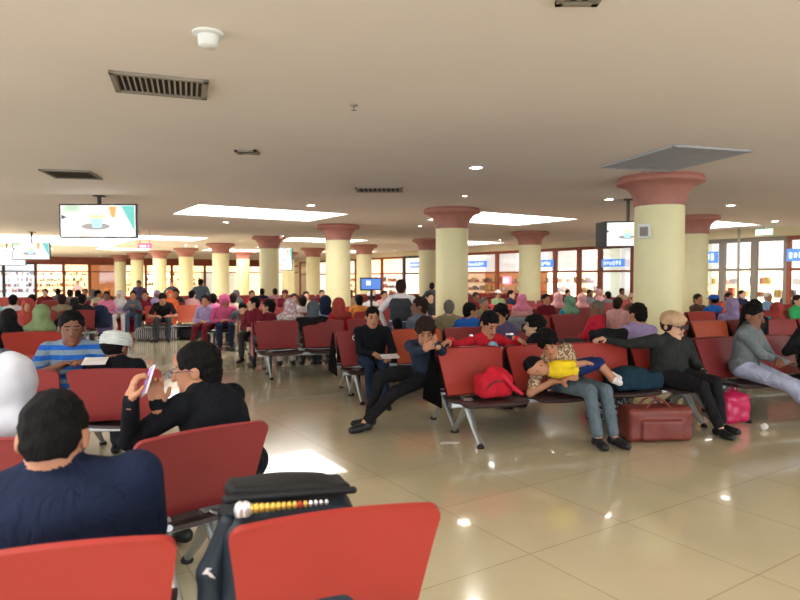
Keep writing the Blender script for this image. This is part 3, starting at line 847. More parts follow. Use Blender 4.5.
# right wall bays by their left/right edges as seen along the wall
RB = [(404, 432, ('warm', 'goods'), 'white', M_DARK, (0, 2.2, 1.0, .3, 'b'), 'shop bay with a blue lit sign left of the second nearest column'),
      (382, 404, ('white', None), 'white', M_WOOD, None, 'narrow glaring white doorway behind the man in the vest'),
      (356, 382, ('white', 'goods'), 'warm', M_WOOD, None, 'pale lit shop bay beyond the small blue television'),
      (330, 356, ('warm', 'goods'), 'white', M_WOOD, None, 'lit shop bay hidden mostly behind the third nearest column'),
      (300, 330, ('white', None), 'white', M_WOOD, None, 'blown out white doorway in the far corner of the hall'),
      (432, 466, ('dim', 'goods'), 'white', M_WOOD, None, 'dim shop bay behind the second nearest column'),
      (466, 497, ('orange', 'goods'), 'door', M_WOOD, (-.3, 2.15, 1.6, .3, 'b'), 'orange timber kiosk with bright bottles and a blue sign'),
      (497, 528, ('orange', 'goods'), 'cool', M_WOOD, (-.2, 1.4, .45, .35, 'pink'), 'orange timber kiosk with a small pink lit sign'),
      (528, 555, ('hot', 'goods'), 'door', M_WOOD, (.3, 2.1, .9, .3, 'b'), 'glowing yellow display just right of the pink headscarf column'),
      (555, 579, ('warm', 'goods'), 'white', M_WOOD, None, 'lit display of small goods left of the thick red brown post'),
      (579, 600, ('green', None), 'green', M_WOOD, None, 'plain pale green glazed bay behind two small dark heads'),
      (600, 633, ('door', None), 'door', M_WOOD, (-.05, 2.05, .95, .28, 'b'), 'wide pale doors below a blue and white sign'),
      (633, 664, ('green', None), 'green', M_WOOD, None, 'pale green bay behind the nearest column'),
      (664, 692, ('green', 'goods'), 'green', M_WALL, None, 'shop bay hidden behind the nearest column'),
      (692, 722, ('warm', 'goods'), 'cool', M_GRILLE, (0, 2.15, .8, .36, 'b'), 'shop bay with a bright blue and white screen right of the nearest column'),
      (722, 754, ('hot', 'goods'), 'white', M_GRILLE, None, 'brightest orange white glowing shop window at right'),
      (754, 787, ('white', 'goods'), 'cool', M_GRILLE, None, 'shop window with magenta and gold goods near the right edge'),
      (787, 822, ('cool', 'goods'), 'warm', M_WOOD, (-.1, 2.15, .6, .35, 'b'), 'shop window with a blue screen at the right edge'),
      (822, 870, ('warm', 'goods'), 'warm', M_WOOD, None, 'shop window outside the right edge')]
for a, b, low, up, fr, sg, lab in RB:
    va, vb = v_of(a), v_of(b)
    bay(uv(UW, (va+vb)/2), A33-math.pi/2, abs(va-vb), lab, low, up, fr, sg)
slab('trim_20', UW-.25, UW+.3, -6, VW, 2.70, ZC, M_WALL)
slab('trim_21', UW-.02, UW+.1, VB, v_of(870), 0, 2.7, M_WALL)
def u_of(px):
    s = (px-400)/F; d = VW/(V.y+V.x*s); return d*(U.y+U.x*s)
FB = [(-30, 4, ('cool', 'goods'), 'cool', M_DARK, 'cool lit shelves at the far left edge'), (4, 36, ('cool', 'goods'), 'cool', M_DARK, 'cool grey lit shelving bay at far left'),
      (36, 64, ('warm', 'goods'), 'white', M_WOOD, 'glowing pinkish shop bay left of the lattice shelves'), (64, 90, ('warm', 'goods'), 'warm', M_WOOD, 'golden lit lattice shelf bay in the left distance'),
      (90, 118, ('orange', None), 'orange', M_WOOD, 'orange glowing plain bay left of the farthest column'), (118, 146, ('warm', 'goods'), 'white', M_WOOD, 'lit bay behind the farthest columns'),
      (146, 172, ('hot', 'goods'), 'warm', M_WOOD, 'bright golden bay between far columns'), (172, 205, ('warm', 'goods'), 'warm', M_WOOD, 'golden bay behind the standing blue jacketed figure'),
      (205, 240, ('green', None), 'warm', M_WOOD, 'pale bay behind the column right of the blue jacketed figure'), (240, 272, ('warm', None), 'white', M_WOOD, 'pale lit bay left of the dark hanging screen'),
      (272, 300, ('white', None), 'white', M_WOOD, 'bright bay in the far corner')]
for a, b, low, up, fr, lab in FB:
    ua, ub = u_of(a), u_of(b)
    bay(uv((ua+ub)/2, VW), A33, abs(ua-ub), lab, low, up, fr, None, h=2.55, tz=1.95)
slab('trim_22', UL, UW, VW-.3, VW+.2, 2.55, ZC, M_WOOD)
slab('trim_23', UL, u_of(-30), VW, VW+.1, 0, 2.55, M_WALL)

# ------------------------------------------------------------------ televisions
def screen_mat():
    m = mat('screen_picture', (.02, .02, .02), rough=.2); nt = m.node_tree; b = nt.nodes['Principled BSDF']
    tc = nt.nodes.new('ShaderNodeTexCoord'); n = nt.nodes.new('ShaderNodeTexNoise'); n.inputs['Scale'].default_value = 2.2; n.inputs['Detail'].default_value = 0
    r = nt.nodes.new('ShaderNodeValToRGB'); e = r.color_ramp.elements
    e[0].position = .22; e[0].color = (.35, .62, .32, 1); e[1].position = .34; e[1].color = (1, 1, .95, 1)
    x = r.color_ramp.elements.new(.70); x.color = (1, .98, .94, 1); x = r.color_ramp.elements.new(.84); x.color = (1, .42, .2, 1)
    nt.links.new(tc.outputs['Object'], n.inputs['Vector']); nt.links.new(n.outputs['Fac'], r.inputs['Fac'])
    nt.links.new(r.outputs['Color'], b.inputs['Emission Color']); b.inputs['Emission Strength'].default_value = 1.1
    return m
M_SCR = screen_mat()
E = lambda n, c, s=1.: mat(n, c, emit=c, es=s)
def television(p, rz, w, label, pole_top=ZC, hgt=None, tilt=0., art='cup', double=False, glow=1., pole=.03):
    h = hgt or w*.5625
    e = empty('hanging_television', p, rz); tag(e, label, 'television')
    Mt = Matrix.Rotation(R(tilt), 4, 'X')
    bd = MB().box((0, .04, 0), (w, .07, h), Mt).build('housing', M_BLK, e, bevel=.006)
    s = MB().box((0, .003, 0), (w-.05, .004, h-.05), Mt).build('screen', M_SCR if art != 'blue' else E('scr_blue', (.10, .22, .6), .8), e)
    if art == 'cup':
        k = w/1.3
        def disc(cx, cz, rx, rz_, n=20, a0=0, a1=360): return [Mt@Vector((cx+rx*math.cos(R(a0+(a1-a0)*i/n)), -.002, cz+rz_*math.sin(R(a0+(a1-a0)*i/n)))) for i in range(n)]
        MB().poly(disc(-.04*k, -.09*k, .24*k, .055*k), (0, -.001, 0)).build('picture_saucer', E('pic_grey', (.28, .25, .25)), s)
        MB().poly([Mt@Vector(q) for q in ((-.13*k, -.004, .06*k), (.09*k, -.004, .06*k), (.06*k, -.004, -.11*k), (-.09*k, -.004, -.11*k))], (0, -.001, 0)).build('picture_cup', E('pic_cup', (.35, .62, .62)), s)
        MB().poly(disc(-.02*k, .07*k, .15*k, .03*k), (0, -.006, 0)).build('picture_foam', E('pic_foam', (.75, .62, .30)), s)
        MB().poly([Mt@Vector(q) for q in ((w*.30, -.002, h*.44), (w*.47, -.002, h*.44), (w*.47, -.002, -h*.30))], (0, -.001, 0)).build('picture_corner', E('pic_teal', (.12, .42, .38)), s)
        MB().poly([Mt@Vector(q) for q in ((w*.14, -.002, h*.42), (w*.24, -.002, h*.42), (w*.22, -.002, h*.1), (w*.17, -.002, h*.12))], (0, -.001, 0)).build('picture_orange', E('pic_orange', (1, .3, .1)), s)
        MB().poly([Mt@Vector(q) for q in ((-w*.47, -.002, h*.18), (-w*.40, -.002, h*.11), (-w*.47, -.002, h*.05))], (0, -.001, 0)).build('picture_arrow', E('pic_dark', (.05, .05, .08)), s)
    if art == 'blue':
        MB().box((-w*.12, -.002, .02), (w*.2, .003, h*.35)).build('picture_block', M_SIGNW, s)
    if pole:
        MB().tube([(0, .06, h*.3), (0, .06, pole_top-p[2])], pole, 10).build('ceiling_pole', M_DARK, e)
        MB().box((0, .06, pole_top-p[2]-.01), (.16, .16, .02)).build('ceiling_plate', M_DARK, e)
    if double:
        b2 = MB().box((0, 0, 0), (.06, .36, h), Matrix.Translation((-w*.5-.05, .16, 0))@Matrix.Rotation(R(28), 4, 'Z')).build('rear_housing', M_BLK, e, bevel=.006)
    return e
p = at(98, 221, 10.9); television(p, R(0), 1.36, 'large hanging television at left showing a cup on a white ground', hgt=.60, tilt=0, pole=.035)
p = at(31, 251, 19.5); television(p, R(4), 1.15, 'smaller hanging television farther back at left', hgt=.56, pole=.03)
p = at(6, 258, 25); television(p, R(6), 1.5, 'glaring television cut by the left edge', hgt=.6, pole=.03)
p = at(628, 234, 11.4); television(p, R(-16), .80, 'hanging television in a V frame left of the nearest column', hgt=.48, double=True, pole=.03)
p = at(285, 259, 30); television(p, R(-8), .75, 'dark framed far hanging screen right of the pink hood column', hgt=1.1, pole=.03)
p = at(371, 284, 12.6); television(p, R(6), .44, 'small blue television raised over the seats beside the white cap', hgt=.26, art='blue', pole=0)
o = MB().tube([(0, 0, 0), (0, 0, p.z-.12)], .025, 10)
st = empty('display_stand', (p.x, p.y+.13, 0)); tag(st, 'dark stand under the small blue television', 'stand')
MB().tube([(0, 0, .02), (0, 0, p.z+.02)], .025, 10).build('pole', M_DARK, st); MB().lathe([(.2, 0), (.2, .02), (.03, .04)], 24).build('base', M_DARK, st)
# red exit box sign
p = at(145, 246, 19)
e = empty('ceiling_sign', (p.x, p.y, p.z), 0); tag(e, 'small glowing red sign hanging left of the far columns', 'sign')
MB().box((0, 0, 0), (.42, .06, .17)).build('light_box', M_SIGNR, e)
mb = MB()
for x, w_ in ((-.12, .05), (-.05, .05), (.02, .05), (.12, .03)): mb.box((x, -.034, -.01), (w_, .006, .07))
mb.build('sign_mark', M_SIGNW, e)
mb = MB(); mb.tube([(-.15, 0, .08), (-.15, 0, ZC-p.z)], .008, 6); mb.tube([(.15, 0, .08), (.15, 0, ZC-p.z)], .008, 6); mb.build('hanger', M_DARK, e)
# white box on the nearest column
c0 = cols[0]; p = Vector((c0[0]-.30, c0[1]-.24, at(642, 229, 8.4).z))
e = empty('wall_speaker', p, R(-35)); tag(e, 'small pale box mounted high on the nearest column', 'speaker')
MB().box((0, 0, 0), (.16, .12, .20)).build('housing', M_WHITE, e, bevel=.012); MB().box((0, -.062, -.01), (.11, .008, .13)).build('grille', M_GRILLE, e)
# green lit signs near the ceiling on the right
for px, py, Y in ((764, 232, 17.5), (536, 241, 24)):
    p = at(px, py, Y); e = empty('ceiling_sign', p, A33-math.pi/2); tag(e, 'pale green lit sign under the ceiling, %s' % ('right of the glaring shop window' if px > 700 else 'left of the television frame'), 'sign')
    MB().box((0, 0, 0), (.45, .06, .16)).build('light_box', mat('sign_green', (.7, 1, .85), emit=(.45, .9, .7), es=1.0), e)
    MB().tube([(0, 0, .07), (0, 0, ZC-p.z)], .008, 6).build('hanger', M_DARK, e)
# slim pole near the right wall
p = on_z(754, 300, 0) if False else uv(18.3, 9.9); e = MB().tube([(0, 0, 0), (0, 0, ZC)], .035, 12).build('slim_post', M_GRILLE); e.location = p
tag(e, 'slim grey floor to ceiling post before the glaring shop window', 'post')

# ------------------------------------------------------------------ people in the rows
PAL = dict(black=(30, 29, 31), navy=(34, 42, 66), blue=(38, 92, 170), teal=(20, 140, 170), aqua=(120, 200, 205), red=(186, 34, 48), crimson=(200, 44, 66), maroon=(110, 34, 46),
           pink=(222, 130, 160), hotpink=(206, 92, 138), rose=(214, 160, 160), white=(214, 208, 206), cream=(205, 192, 160), beige=(188, 160, 128), grey=(118, 120, 124), slate=(92, 100, 108),
           lilac=(150, 132, 172), purple=(90, 78, 112), green=(60, 170, 100), sage=(132, 150, 108), mint=(110, 150, 125), orange=(225, 110, 60), yellow=(226, 192, 40), amber=(225, 150, 70),
           brown=(92, 66, 52), khaki=(140, 128, 100), denim=(70, 88, 110), sky=(140, 180, 210), jean=(92, 104, 112), lavender=(164, 146, 184), char=(58, 60, 64))
def C(n): return cloth(n, *PAL[n])
def spot(px, k, side, off=0.):
    n = nk(k)+(-.36 if side == 'F' else .36)+off
    t = t_of(px, n)
    return tn(t, n), BA+(0 if side == 'F' else math.pi)
CROWD = 'seated crowd in the hall'
# px,row,side,label,top,bottom,hair,hair colour/cloth,extra dict
P1 = [
 (640, 0, 'B', 'person in a lilac shirt, dark short hair, seated left of the head-wrapped woman', 'lilac', 'char', 'short', 'black', dict(head=(20, 10, 0), sc=1.02, h=.011, lean=5, yaw=-15)),
 (545, 0, 'B', 'person in black with dark hair leaning over behind the sleeping child', 'black', 'char', 'thick', 'black', dict(sc=.93, h=.011, lean=18, yaw=60, hands='side')),
 (597, 1, 'B', 'grey haired person in a crimson shirt turned left, right of the green headscarf', 'crimson', 'char', 'short', 'grey', dict(head=(40, 0, 0), yaw=50)),
 (500, 1, 'F', 'person with bushy dark hair in a purple printed shirt, behind the boy in red', 'purple', 'denim', 'thick', 'black', dict(yaw=-60, lean=8, h=.011, head=(0, 15, 0))),
 (470, 1, 'B', 'man in a bright blue shirt facing right, beside the second nearest column', 'blue', 'char', 'short', 'black', dict(yaw=-75, h=.011, head=(-15, 5, 0), wide=1.08)),
 (449, 1.75, 'F', 'person with thinning grey hair in beige before the second nearest column', 'khaki', 'char', 'short', 'grey', dict(yaw=160, head=(0, 5, 0))),
 (420, 1, 'B', 'young man in a grey blue shirt with dark brown hair turned left', 'slate', 'denim', 'short', 'brown', dict(yaw=55, h=.011, wide=1.05, head=(15, 0, 0), sc=1.04)),
 (397, 1, 'B', 'small child with black hair peeping over the orange seat', 'char', 'char', 'short', 'black', dict(sc=.80, h=.012)),
 (570, 2, 'B', 'person in a pale green headscarf and teal top seen from behind', 'teal', 'char', 'hijab', 'mint', dict()),
 (522, 3, 'F', 'person in a pink headscarf before the cream column at right centre', 'rose', 'rose', 'hijab', 'pink', dict(yaw=150)),
 (558, 3, 'B', 'person in a pale pinkish white headscarf left of the green one', 'white', 'rose', 'hijab', 'rose', dict()),
 (546, 3.1, 'F', 'dark haired person in maroon just left of the pinkish white headscarf', 'maroon', 'char', 'short', 'black', dict()),
 (582, 3, 'B', 'person with a maroon red top and rosy headscarf between green scarf and crimson shirt', 'maroon', 'maroon', 'hijab', 'rose', dict(sc=.95)),
 (633, 3, 'F', 'person in a beige cap just left of the nearest column', 'brown', 'char', 'cap', 'beige', dict()),
 (618, 2, 'F', 'person in a rosy pink top half hidden behind dark hair left of the nearest column', 'rose', 'char', 'short', 'brown', dict(yaw=120)),
 (340, 2, 'B', 'person in a brick red headscarf and bright red jacket leaning left on the seats', 'red', 'char', 'hijab', 'cbrick', dict(hands='side', yaw=25, lean=5)),
 (359, 3, 'B', 'person in a yellow orange shirt with dark hair left of the red seatback', 'amber', 'char', 'short', 'black', dict()),
 (325, 2.65, 'B', 'person in a navy headscarf and light blue top facing left', 'sky', 'navy', 'hijabshort', 'navy', dict(yaw=60)),
 (313, 2, 'B', 'person in a grey camouflage hooded top between floral scarf and navy scarf', 'grey', 'char', 'hood', 'slate', dict(sc=.93)),
 (290, 2, 'B', 'person in a large white floral headscarf behind the maroon seats', 'white', 'white', 'hijab', 'pfloral', dict(wide=1.1)),
 (269, 2, 'B', 'black haired man in dark clothes facing left, at the aisle end of the maroon seats', 'maroon', 'char', 'short', 'black', dict(yaw=60, h=.011, wide=1.1)),
 (254, 3, 'F', 'boy with black hair in a maroon jacket facing left near the pink hood', 'maroon', 'char', 'short', 'black', dict(yaw=-80, head=(-10, 0, 0))),
 (302, 3, 'B', 'person in a pale white shirt just right of the floral headscarf', 'white', 'char', 'short', 'brown', dict(yaw=20)),
 (294, 4, 'F', 'person in white with brown hair in the far crowd above the floral headscarf', 'white', 'char', 'short', 'brown', dict()),
 (285, 6, 'F', 'person with a dusky red cap far behind the floral headscarf', 'maroon', 'char', 'cap', 'maroon', dict()),
 (306, 5, 'F', 'person with reddish hair and cream top far behind the camouflage hood', 'cream', 'char', 'short', 'brown', dict()),
 (371, 4, 'B', 'person in a white shirt and white cap under the small blue television', 'white', 'char', 'cap', 'white', dict()),
 (384, 5, 'F', 'person in rose pink left of the standing vest man', 'rose', 'char', 'short', 'brown', dict()),
 (417, 3, 'F', 'person in a rosy jacket peeping right of the standing vest man', 'rose', 'char', 'short', 'brown', dict()),
 (430, 4, 'F', 'dark haired person at the left foot of the second nearest column', 'char', 'char', 'short', 'black', dict()),
 (476, 4, 'F', 'person in a dark maroon jacket just right of the second nearest column', 'maroon', 'char', 'short', 'brown', dict()),
 (484, 2.7, 'F', 'person in a beige grey top between the blue shirt and bushy hair', 'khaki', 'char', 'short', 'grey', dict(sc=.93)),
 (498, 5, 'F', 'person in a white hat and yellow green top before the pink sign', 'sage', 'char', 'cap', 'white', dict()),
 (511, 4.9, 'F', 'dark haired person in navy left of the pink headscarf', 'navy', 'char', 'short', 'black', dict(yaw=40)),
 (590, 5, 'F', 'small dark head with a striped grey shawl before the pale green bay', 'grey', 'char', 'short', 'black', dict()),
 (599, 5, 'F', 'small far person in a pale rosy headscarf before the pale doors', 'rose', 'rose', 'hijab', 'rose', dict()),
 (608, 4, 'B', 'person in a grey shirt left of the beige cap', 'grey', 'char', 'short', 'black', dict(sc=.95)),
 # right of the nearest column
 (733, 1, 'B', 'person in a lilac hooded jacket just left of the young man in grey', 'lilac', 'char', 'hood', 'lilac', dict(yaw=-30, h=.012, lean=5)),
 (755, 1, 'F', 'dark haired person in black directly behind the young man in grey', 'black', 'char', 'thick', 'black', dict(yaw=160)),
 (777, 1.0, 'B', 'person in a brick red headscarf with a teal collar near the right edge', 'teal', 'char', 'hijab', 'cbrick', dict(sc=.90)),
 (768, 3, 'F', 'white haired man in a pale blue shirt near the right edge', 'sky', 'char', 'short', 'white', dict(hands='front' and 'phone')),
 (798, 2, 'F', 'person in a bright green top cut by the right edge', 'green', 'char', 'short', 'brown', dict()),
 (714, 2, 'B', 'person in a blue jacket and blue cap right of the nearest column', 'blue', 'char', 'cap', 'blue', dict(wide=1.1)),
 (698, 2.6, 'F', 'person in dark brown close to the right side of the nearest column', 'brown', 'char', 'short', 'brown', dict()),
 (729, 3, 'F', 'person in an orange top left of the glaring shop window', 'orange', 'char', 'short', 'brown', dict()),
 (742, 4, 'F', 'person in navy before the glaring shop window', 'navy', 'char', 'short', 'black', dict()),
 (704, 4, 'F', 'small far person in beige beside the nearest column', 'beige', 'char', 'short', 'brown', dict()),
 (786, 4, 'F', 'person with dark hair before the magenta shop goods', 'slate', 'char', 'short', 'black', dict()),
 # left group
 (207, 4, 'F', 'woman in a lilac top and maroon trousers left of the pink hood', 'lavender', 'maroon', 'long', 'black', dict(lean=10, feet=[(.12, -.55, .1), (-.12, -.62, .1)], yaw=-20, shoe='w')),
 (241, 4, 'F', 'sleeping person bent over in a dark grey shirt and cream trousers', 'slate', 'cream', 'short', 'black', dict(lean=52, head=(0, 30, 0), hands='knees', shoe='w', sc=1.0)),
 (213, 4, 'B', 'dark haired person in pale pink behind the lilac woman', 'pink', 'char', 'short', 'black', dict()),
 (233, 4, 'B', 'dark haired person with a fringe right behind the pink hood', 'cream', 'char', 'short', 'brown', dict()),
 (163, 5, 'F', 'man in a black t-shirt bent forward with forearms on knees, reading', 'black', 'char', 'short', 'black', dict(lean=36, head=(0, 35, 0), hands='knees', sleeve='short', sc=1.05)),
 (192, 6, 'F', 'person in a pale pink shirt with black hair behind the orange seat', 'rose', 'char', 'short', 'black', dict(yaw=150)),
 (236, 6, 'F', 'person in a grey jacket and grey scarf by the small far column', 'grey', 'char', 'hijab', 'grey', dict()),
 (252, 6, 'F', 'person in a rusty red top far behind the boy in maroon', 'red', 'char', 'short', 'brown', dict()),
 (176, 7, 'F', 'dark far person between two leftmost thick columns', 'char', 'char', 'short', 'black', dict()),
 (170, 6, 'F', 'person in an orange headscarf at left centre', 'orange', 'orange', 'hijab', 'orange', dict()),
 (157, 6, 'F', 'person in a lavender purple headscarf at left centre', 'lavender', 'purple', 'hijab', 'lavender', dict()),
 (145, 6, 'F', 'person with dark hair in maroon left of the lavender headscarf', 'maroon', 'char', 'short', 'brown', dict()),
 (133, 6, 'F', 'person in a slate blue top holding a white paper in the left group', 'slate', 'denim', 'short', 'black', dict(hands='phone', shoe='w')),
 (120, 6, 'F', 'person in a white headscarf in the left group', 'lavender', 'white', 'hijab', 'white', dict()),
 (107, 6, 'F', 'woman in pink with a dark head in the left group', 'pink', 'purple', 'short', 'black', dict(lean=10, skirt=True)),
 (98, 6.8, 'F', 'person in a cream yellow top at the left side of the left group', 'cream', 'white', 'short', 'black', dict(yaw=90)),
 (70, 7, 'B', 'person in pale clothes before the golden lattice shop', 'grey', 'char', 'short', 'brown', dict()),
 (78, 6.6, 'B', 'person in black seated right of the pale one in the left distance', 'black', 'char', 'short', 'black', dict()),
 (93, 7, 'B', 'person in grey seated before the plain orange bay', 'grey', 'char', 'short', 'grey', dict()),
 (85, 8, 'F', 'small far person in cream before the orange bay', 'cream', 'char', 'short', 'brown', dict()),
 (107, 8, 'F', 'small far person in a straw coloured hat beside the leftmost column', 'brown', 'char', 'cap', 'amber', dict()),
 (45, 8, 'F', 'small far person in maroon before the pinkish shop bay', 'maroon', 'char', 'short', 'black', dict()),
 (58, 8, 'B', 'small far person in grey before the pinkish shop bay', 'slate', 'char', 'short', 'black', dict()),
 (262, 7, 'B', 'small far person in navy left of the far hanging screen', 'navy', 'char', 'short', 'black', dict()),
 (275, 7, 'B', 'small far person in rose below the far hanging screen', 'rose', 'char', 'short', 'brown', dict()),
 (322, 6, 'F', 'small far person in maroon left of the third nearest column', 'maroon', 'char', 'short', 'brown', dict()),
 (350, 6, 'F', 'small far person in beige left of the blue television', 'beige', 'char', 'short', 'brown', dict()),
 (462, 6, 'F', 'small far person in black before the orange kiosk', 'black', 'char', 'short', 'black', dict()),
 (536, 6, 'F', 'small far person in slate before the yellow display', 'slate', 'char', 'short', 'black', dict()),
 (568, 5, 'F', 'dark haired far person above the pale green headscarf', 'char', 'char', 'short', 'black', dict()),
 (622, 6, 'F', 'small far person in beige before the pale doors', 'beige', 'char', 'short', 'brown', dict()),
]
PAL['cbrick'] = (165, 70, 62)
BR = pattern('floral', (226, 214, 210), (190, 150, 160), 22)
def addp(loc, rz, label, top, bottom, hair, hc, ex, z0=0.):
    ex = dict(ex); yaw = ex.pop('yaw', 0); ex.pop('hands_', 0)
    if ex.get('shoe') == 'w': ex['shoe'] = SHOEW
    kw = {}
    if hair in ('short', 'thick', 'long', 'bun') and hc in HAIRM: kw['hcol'] = hc
    elif hc == 'pfloral': kw['hmat'] = BR
    elif hc in PAL: kw['hmat'] = C(hc)
    if hair == 'hijabshort': hair = 'hijab'
    if not isinstance(top, str): tp = top
    else: tp = C(top)
    bt = C(bottom) if isinstance(bottom, str) else bottom
    ex.setdefault('group', CROWD)
    ex.setdefault('sc', .97)
    return person(loc, rz+R(yaw), label, tp, bt, hair=hair, z0=z0, **kw, **ex)
sk_cycle = ['tan', 'light', 'brown', 'tan']
for i, (px, k, side, lab, top, bot, hair, hc, ex) in enumerate(P1):
    loc, rz = spot(px, k, side)
    ex = dict(ex)
    yw = ex.get('yaw', 0)
    # legs stay with the seat; big yaws turn the torso instead
    if 40 < abs(yw) < 100:
        ex['yaw'] = yw*.25; ex['twist'] = yw*.3
        hd = ex.get('head', (0, 0, 0)); ex['head'] = (hd[0]+yw*.75, hd[1], hd[2])
    ex.setdefault('skin', sk_cycle[i % 4]); ex.setdefault('h', .015 if k < 3.5 else .02)
    addp(loc, rz, lab, top, bot, hair, hc, ex)

# pink hooded child bending forward beside the lilac woman
loc, rz = spot(224, 4, 'F', -.06); addp(loc, rz, 'child in a bright pink hooded top bending forward by the lilac woman', 'hotpink', 'navy', 'hood', 'hotpink', dict(lean=26, head=(0, 45, 0), sc=1.0, wide=1.2, h=.012))
# left block people
for px, n, up, lab, top, bot, hair, hc, ex in [
    (41, 9.12, 0, 'person in a sage green headscarf seen from behind at left', 'sage', 'sage', 'hijab', 'sage', dict(h=.012, sc=.96, wide=1.05)),
    (8, 9.12, 0, 'person in black at the left edge beside the sage green headscarf', 'black', 'black', 'hijab', 'black', dict(sc=.92)),
    (58, 9.15, 0, 'dark clothed person right of the sage green headscarf', 'char', 'char', 'short', 'black', dict(sc=.80)),
    (28, 11.6, 0, 'person in a dusky purple patterned top above the black clothed one', 'purple', 'char', 'hijab', 'cbrick', dict()),
    (13, 14.75, 0, 'left one of two dark haired people in pale pinkish shirts', 'white', 'char', 'short', 'black', dict(wide=1.1)),
    (32, 14.75, 0, 'right one of two dark haired people in pale pinkish shirts', 'rose', 'char', 'short', 'black', dict(wide=1.05)),
    (-6, 14.75, 0, 'person in an aqua shirt at the left edge', 'aqua', 'char', 'short', 'brown', dict()),
    (82, 14.75, 0, 'person in black carrying a pale bag in the left distance', 'black', 'char', 'short', 'black', dict()),
    (62, 14.75, 0, 'person in grey next to the one in black in the left distance', 'khaki', 'char', 'short', 'brown', dict()),
    ]:
    t = t_of(px, n); addp(tn(t, n), BA+(0 if n == 11.6 else math.pi), lab, top, bot, hair, hc, ex)

# standing people
for px, Y, sc, rz, lab, top, bot, hair, hc, ex in [
    (201, 19.0, .90, 165, 'person standing in a blue grey jacket among the far columns', 'slate', 'char', 'short', 'black', dict(wide=1.3)),
    (139, 20.5, .87, 0, 'person in a dusky purple shirt standing among the left crowd', 'purple', 'char', 'short', 'black', dict()),
    (172, 25, .84, 20, 'dark dressed person standing between two far columns', 'char', 'char', 'short', 'black', dict()),
    (78, 30, .84, 0, 'person standing before the golden lattice shop far away', 'rose', 'char', 'short', 'brown', dict()),
    (432, 17, .84, 170, 'person standing by the left side of the second nearest column', 'char', 'char', 'short', 'black', dict())]:
    p = at(px, 300, Y); ex = dict(ex); ex.update(pose='stand', hands='side', sc=sc, group=None)
    addp((p.x, p.y, 0), R(rz), lab, top, bot, hair, hc, ex)
def vest_extra(root, H, Rh, J):
    d, Yb, nb = J['d'], J['Y'], J['nb']
    pr = [ell((0, .012, 1.20), (.200, .150, .20), C('char'), .04), ell((0, .008, 1.02), (.19, .148, .18), C('char'), .04)]
    me = sdf_mesh('vest', pr, .012, subs=[rbox((0, 0, 1.42), (.3, .3, .09), .01, C('char'), 0)]); link('vest', me, None, root)
p = at(401, 300, 9.15)
addp((p.x, p.y, 0), R(172), 'man standing with his back turned in a dark grey vest over a white top', 'white', 'denim', 'short', 'brown',
     dict(pose='stand', hands='side', sc=.905, h=.011, wide=1.12, group=None, extra=vest_extra, hint=(.3, 0), skin='tan'))

# ------------------------------------------------------------------ main figures
def w2l(loc, rz, sc, p):
    d = Vector(p)-Vector((loc[0], loc[1], 0)); d.rotate(Euler((0, 0, -rz))); return tuple(d/sc)
NAVY = cloth('navy_tee', 26, 34, 56, .06, 6); BLK = cloth('black_jacket', 20, 22, 28, .1, 6)
# man in navy t-shirt
loc = Vector((-1.00, 1.80, 0)); rz = BA+math.pi
person(loc, rz, 'man in a navy t-shirt with short black hair, back to the camera, nearest of all', NAVY, C('char'), skin='tan', hair='short', hcol='black',
       lean=12, side=4, head=(0, 38, 0), neck=.08, hands='lap', sleeve='short', sc=.99, wide=1.44, h=.008, headsc=1.10, legspread=1.1)
# man in black with phone
loc = Vector((-.86, 3.15, 0)); rz = R(-116); sc = 1.02
wl = w2l(loc, rz, sc, at(131, 401, 2.86)); wr = w2l(loc, rz, sc, at(157, 404, 2.98))
upl = w2l((0, 0), rz, 1, (.15, .1, 1)); 
def glasses(root, H, Rh, J):
    m = mat('glasses_frame', srgb(60, 40, 90), rough=.3, metal=.3)
    mb = MB()
    for sx in (1, -1):
        pts = [H(.031*sx+.024*math.cos(a), -.104, .002+.017*math.sin(a)) for a in [i*math.pi/8 for i in range(17)]]
        mb.tube([Vector(q) for q in pts], .0018, 6)
        mb.tube([Vector(H(.054*sx, -.104, .008)), Vector(H(.078*sx, -.06, .008)), Vector(H(.083*sx, .0, .004)), Vector(H(.083*sx, .02, -.01))], .0022, 6)
    mb.tube([Vector(H(-.008, -.106, .004)), Vector(H(.008, -.106, .004))], .002, 6)
    mb.build('glasses', m, root)
person(loc, rz, 'man in a black jacket and glasses in profile, raising a phone in both hands', BLK, C('char'), skin='tan', hair='short', hcol='black',
       lean=27, twist=4, neck=.095, head=(30, 10, 0), hands=[(*wl, *upl[:2], .1, -.15, .05, 1), (*wr, .3, .2, .1, .0, -.1, 1)], sleeve='long', sc=sc, wide=1.22, h=.0065, extra=glasses, hint=(-.2, -1.0), curl=.75, headsc=1.08)
pp = at(148, 381, 2.90)
e = empty('smartphone', pp, R(-60)); tag(e, 'white rimmed smartphone held up by the man in black', 'phone')
Mp = Matrix.Rotation(R(-22), 4, 'X')@Matrix.Rotation(R(-24), 4, 'Y')
MB().box((0, 0, 0), (.074, .009, .145), Mp).build('phone_body', M_WHITE, e, bevel=.003)
MB().box((0, -.0055, 0), (.066, .001, .125), Mp).build('screen', E('phone_screen', (.25, .12, .35), .8), e)
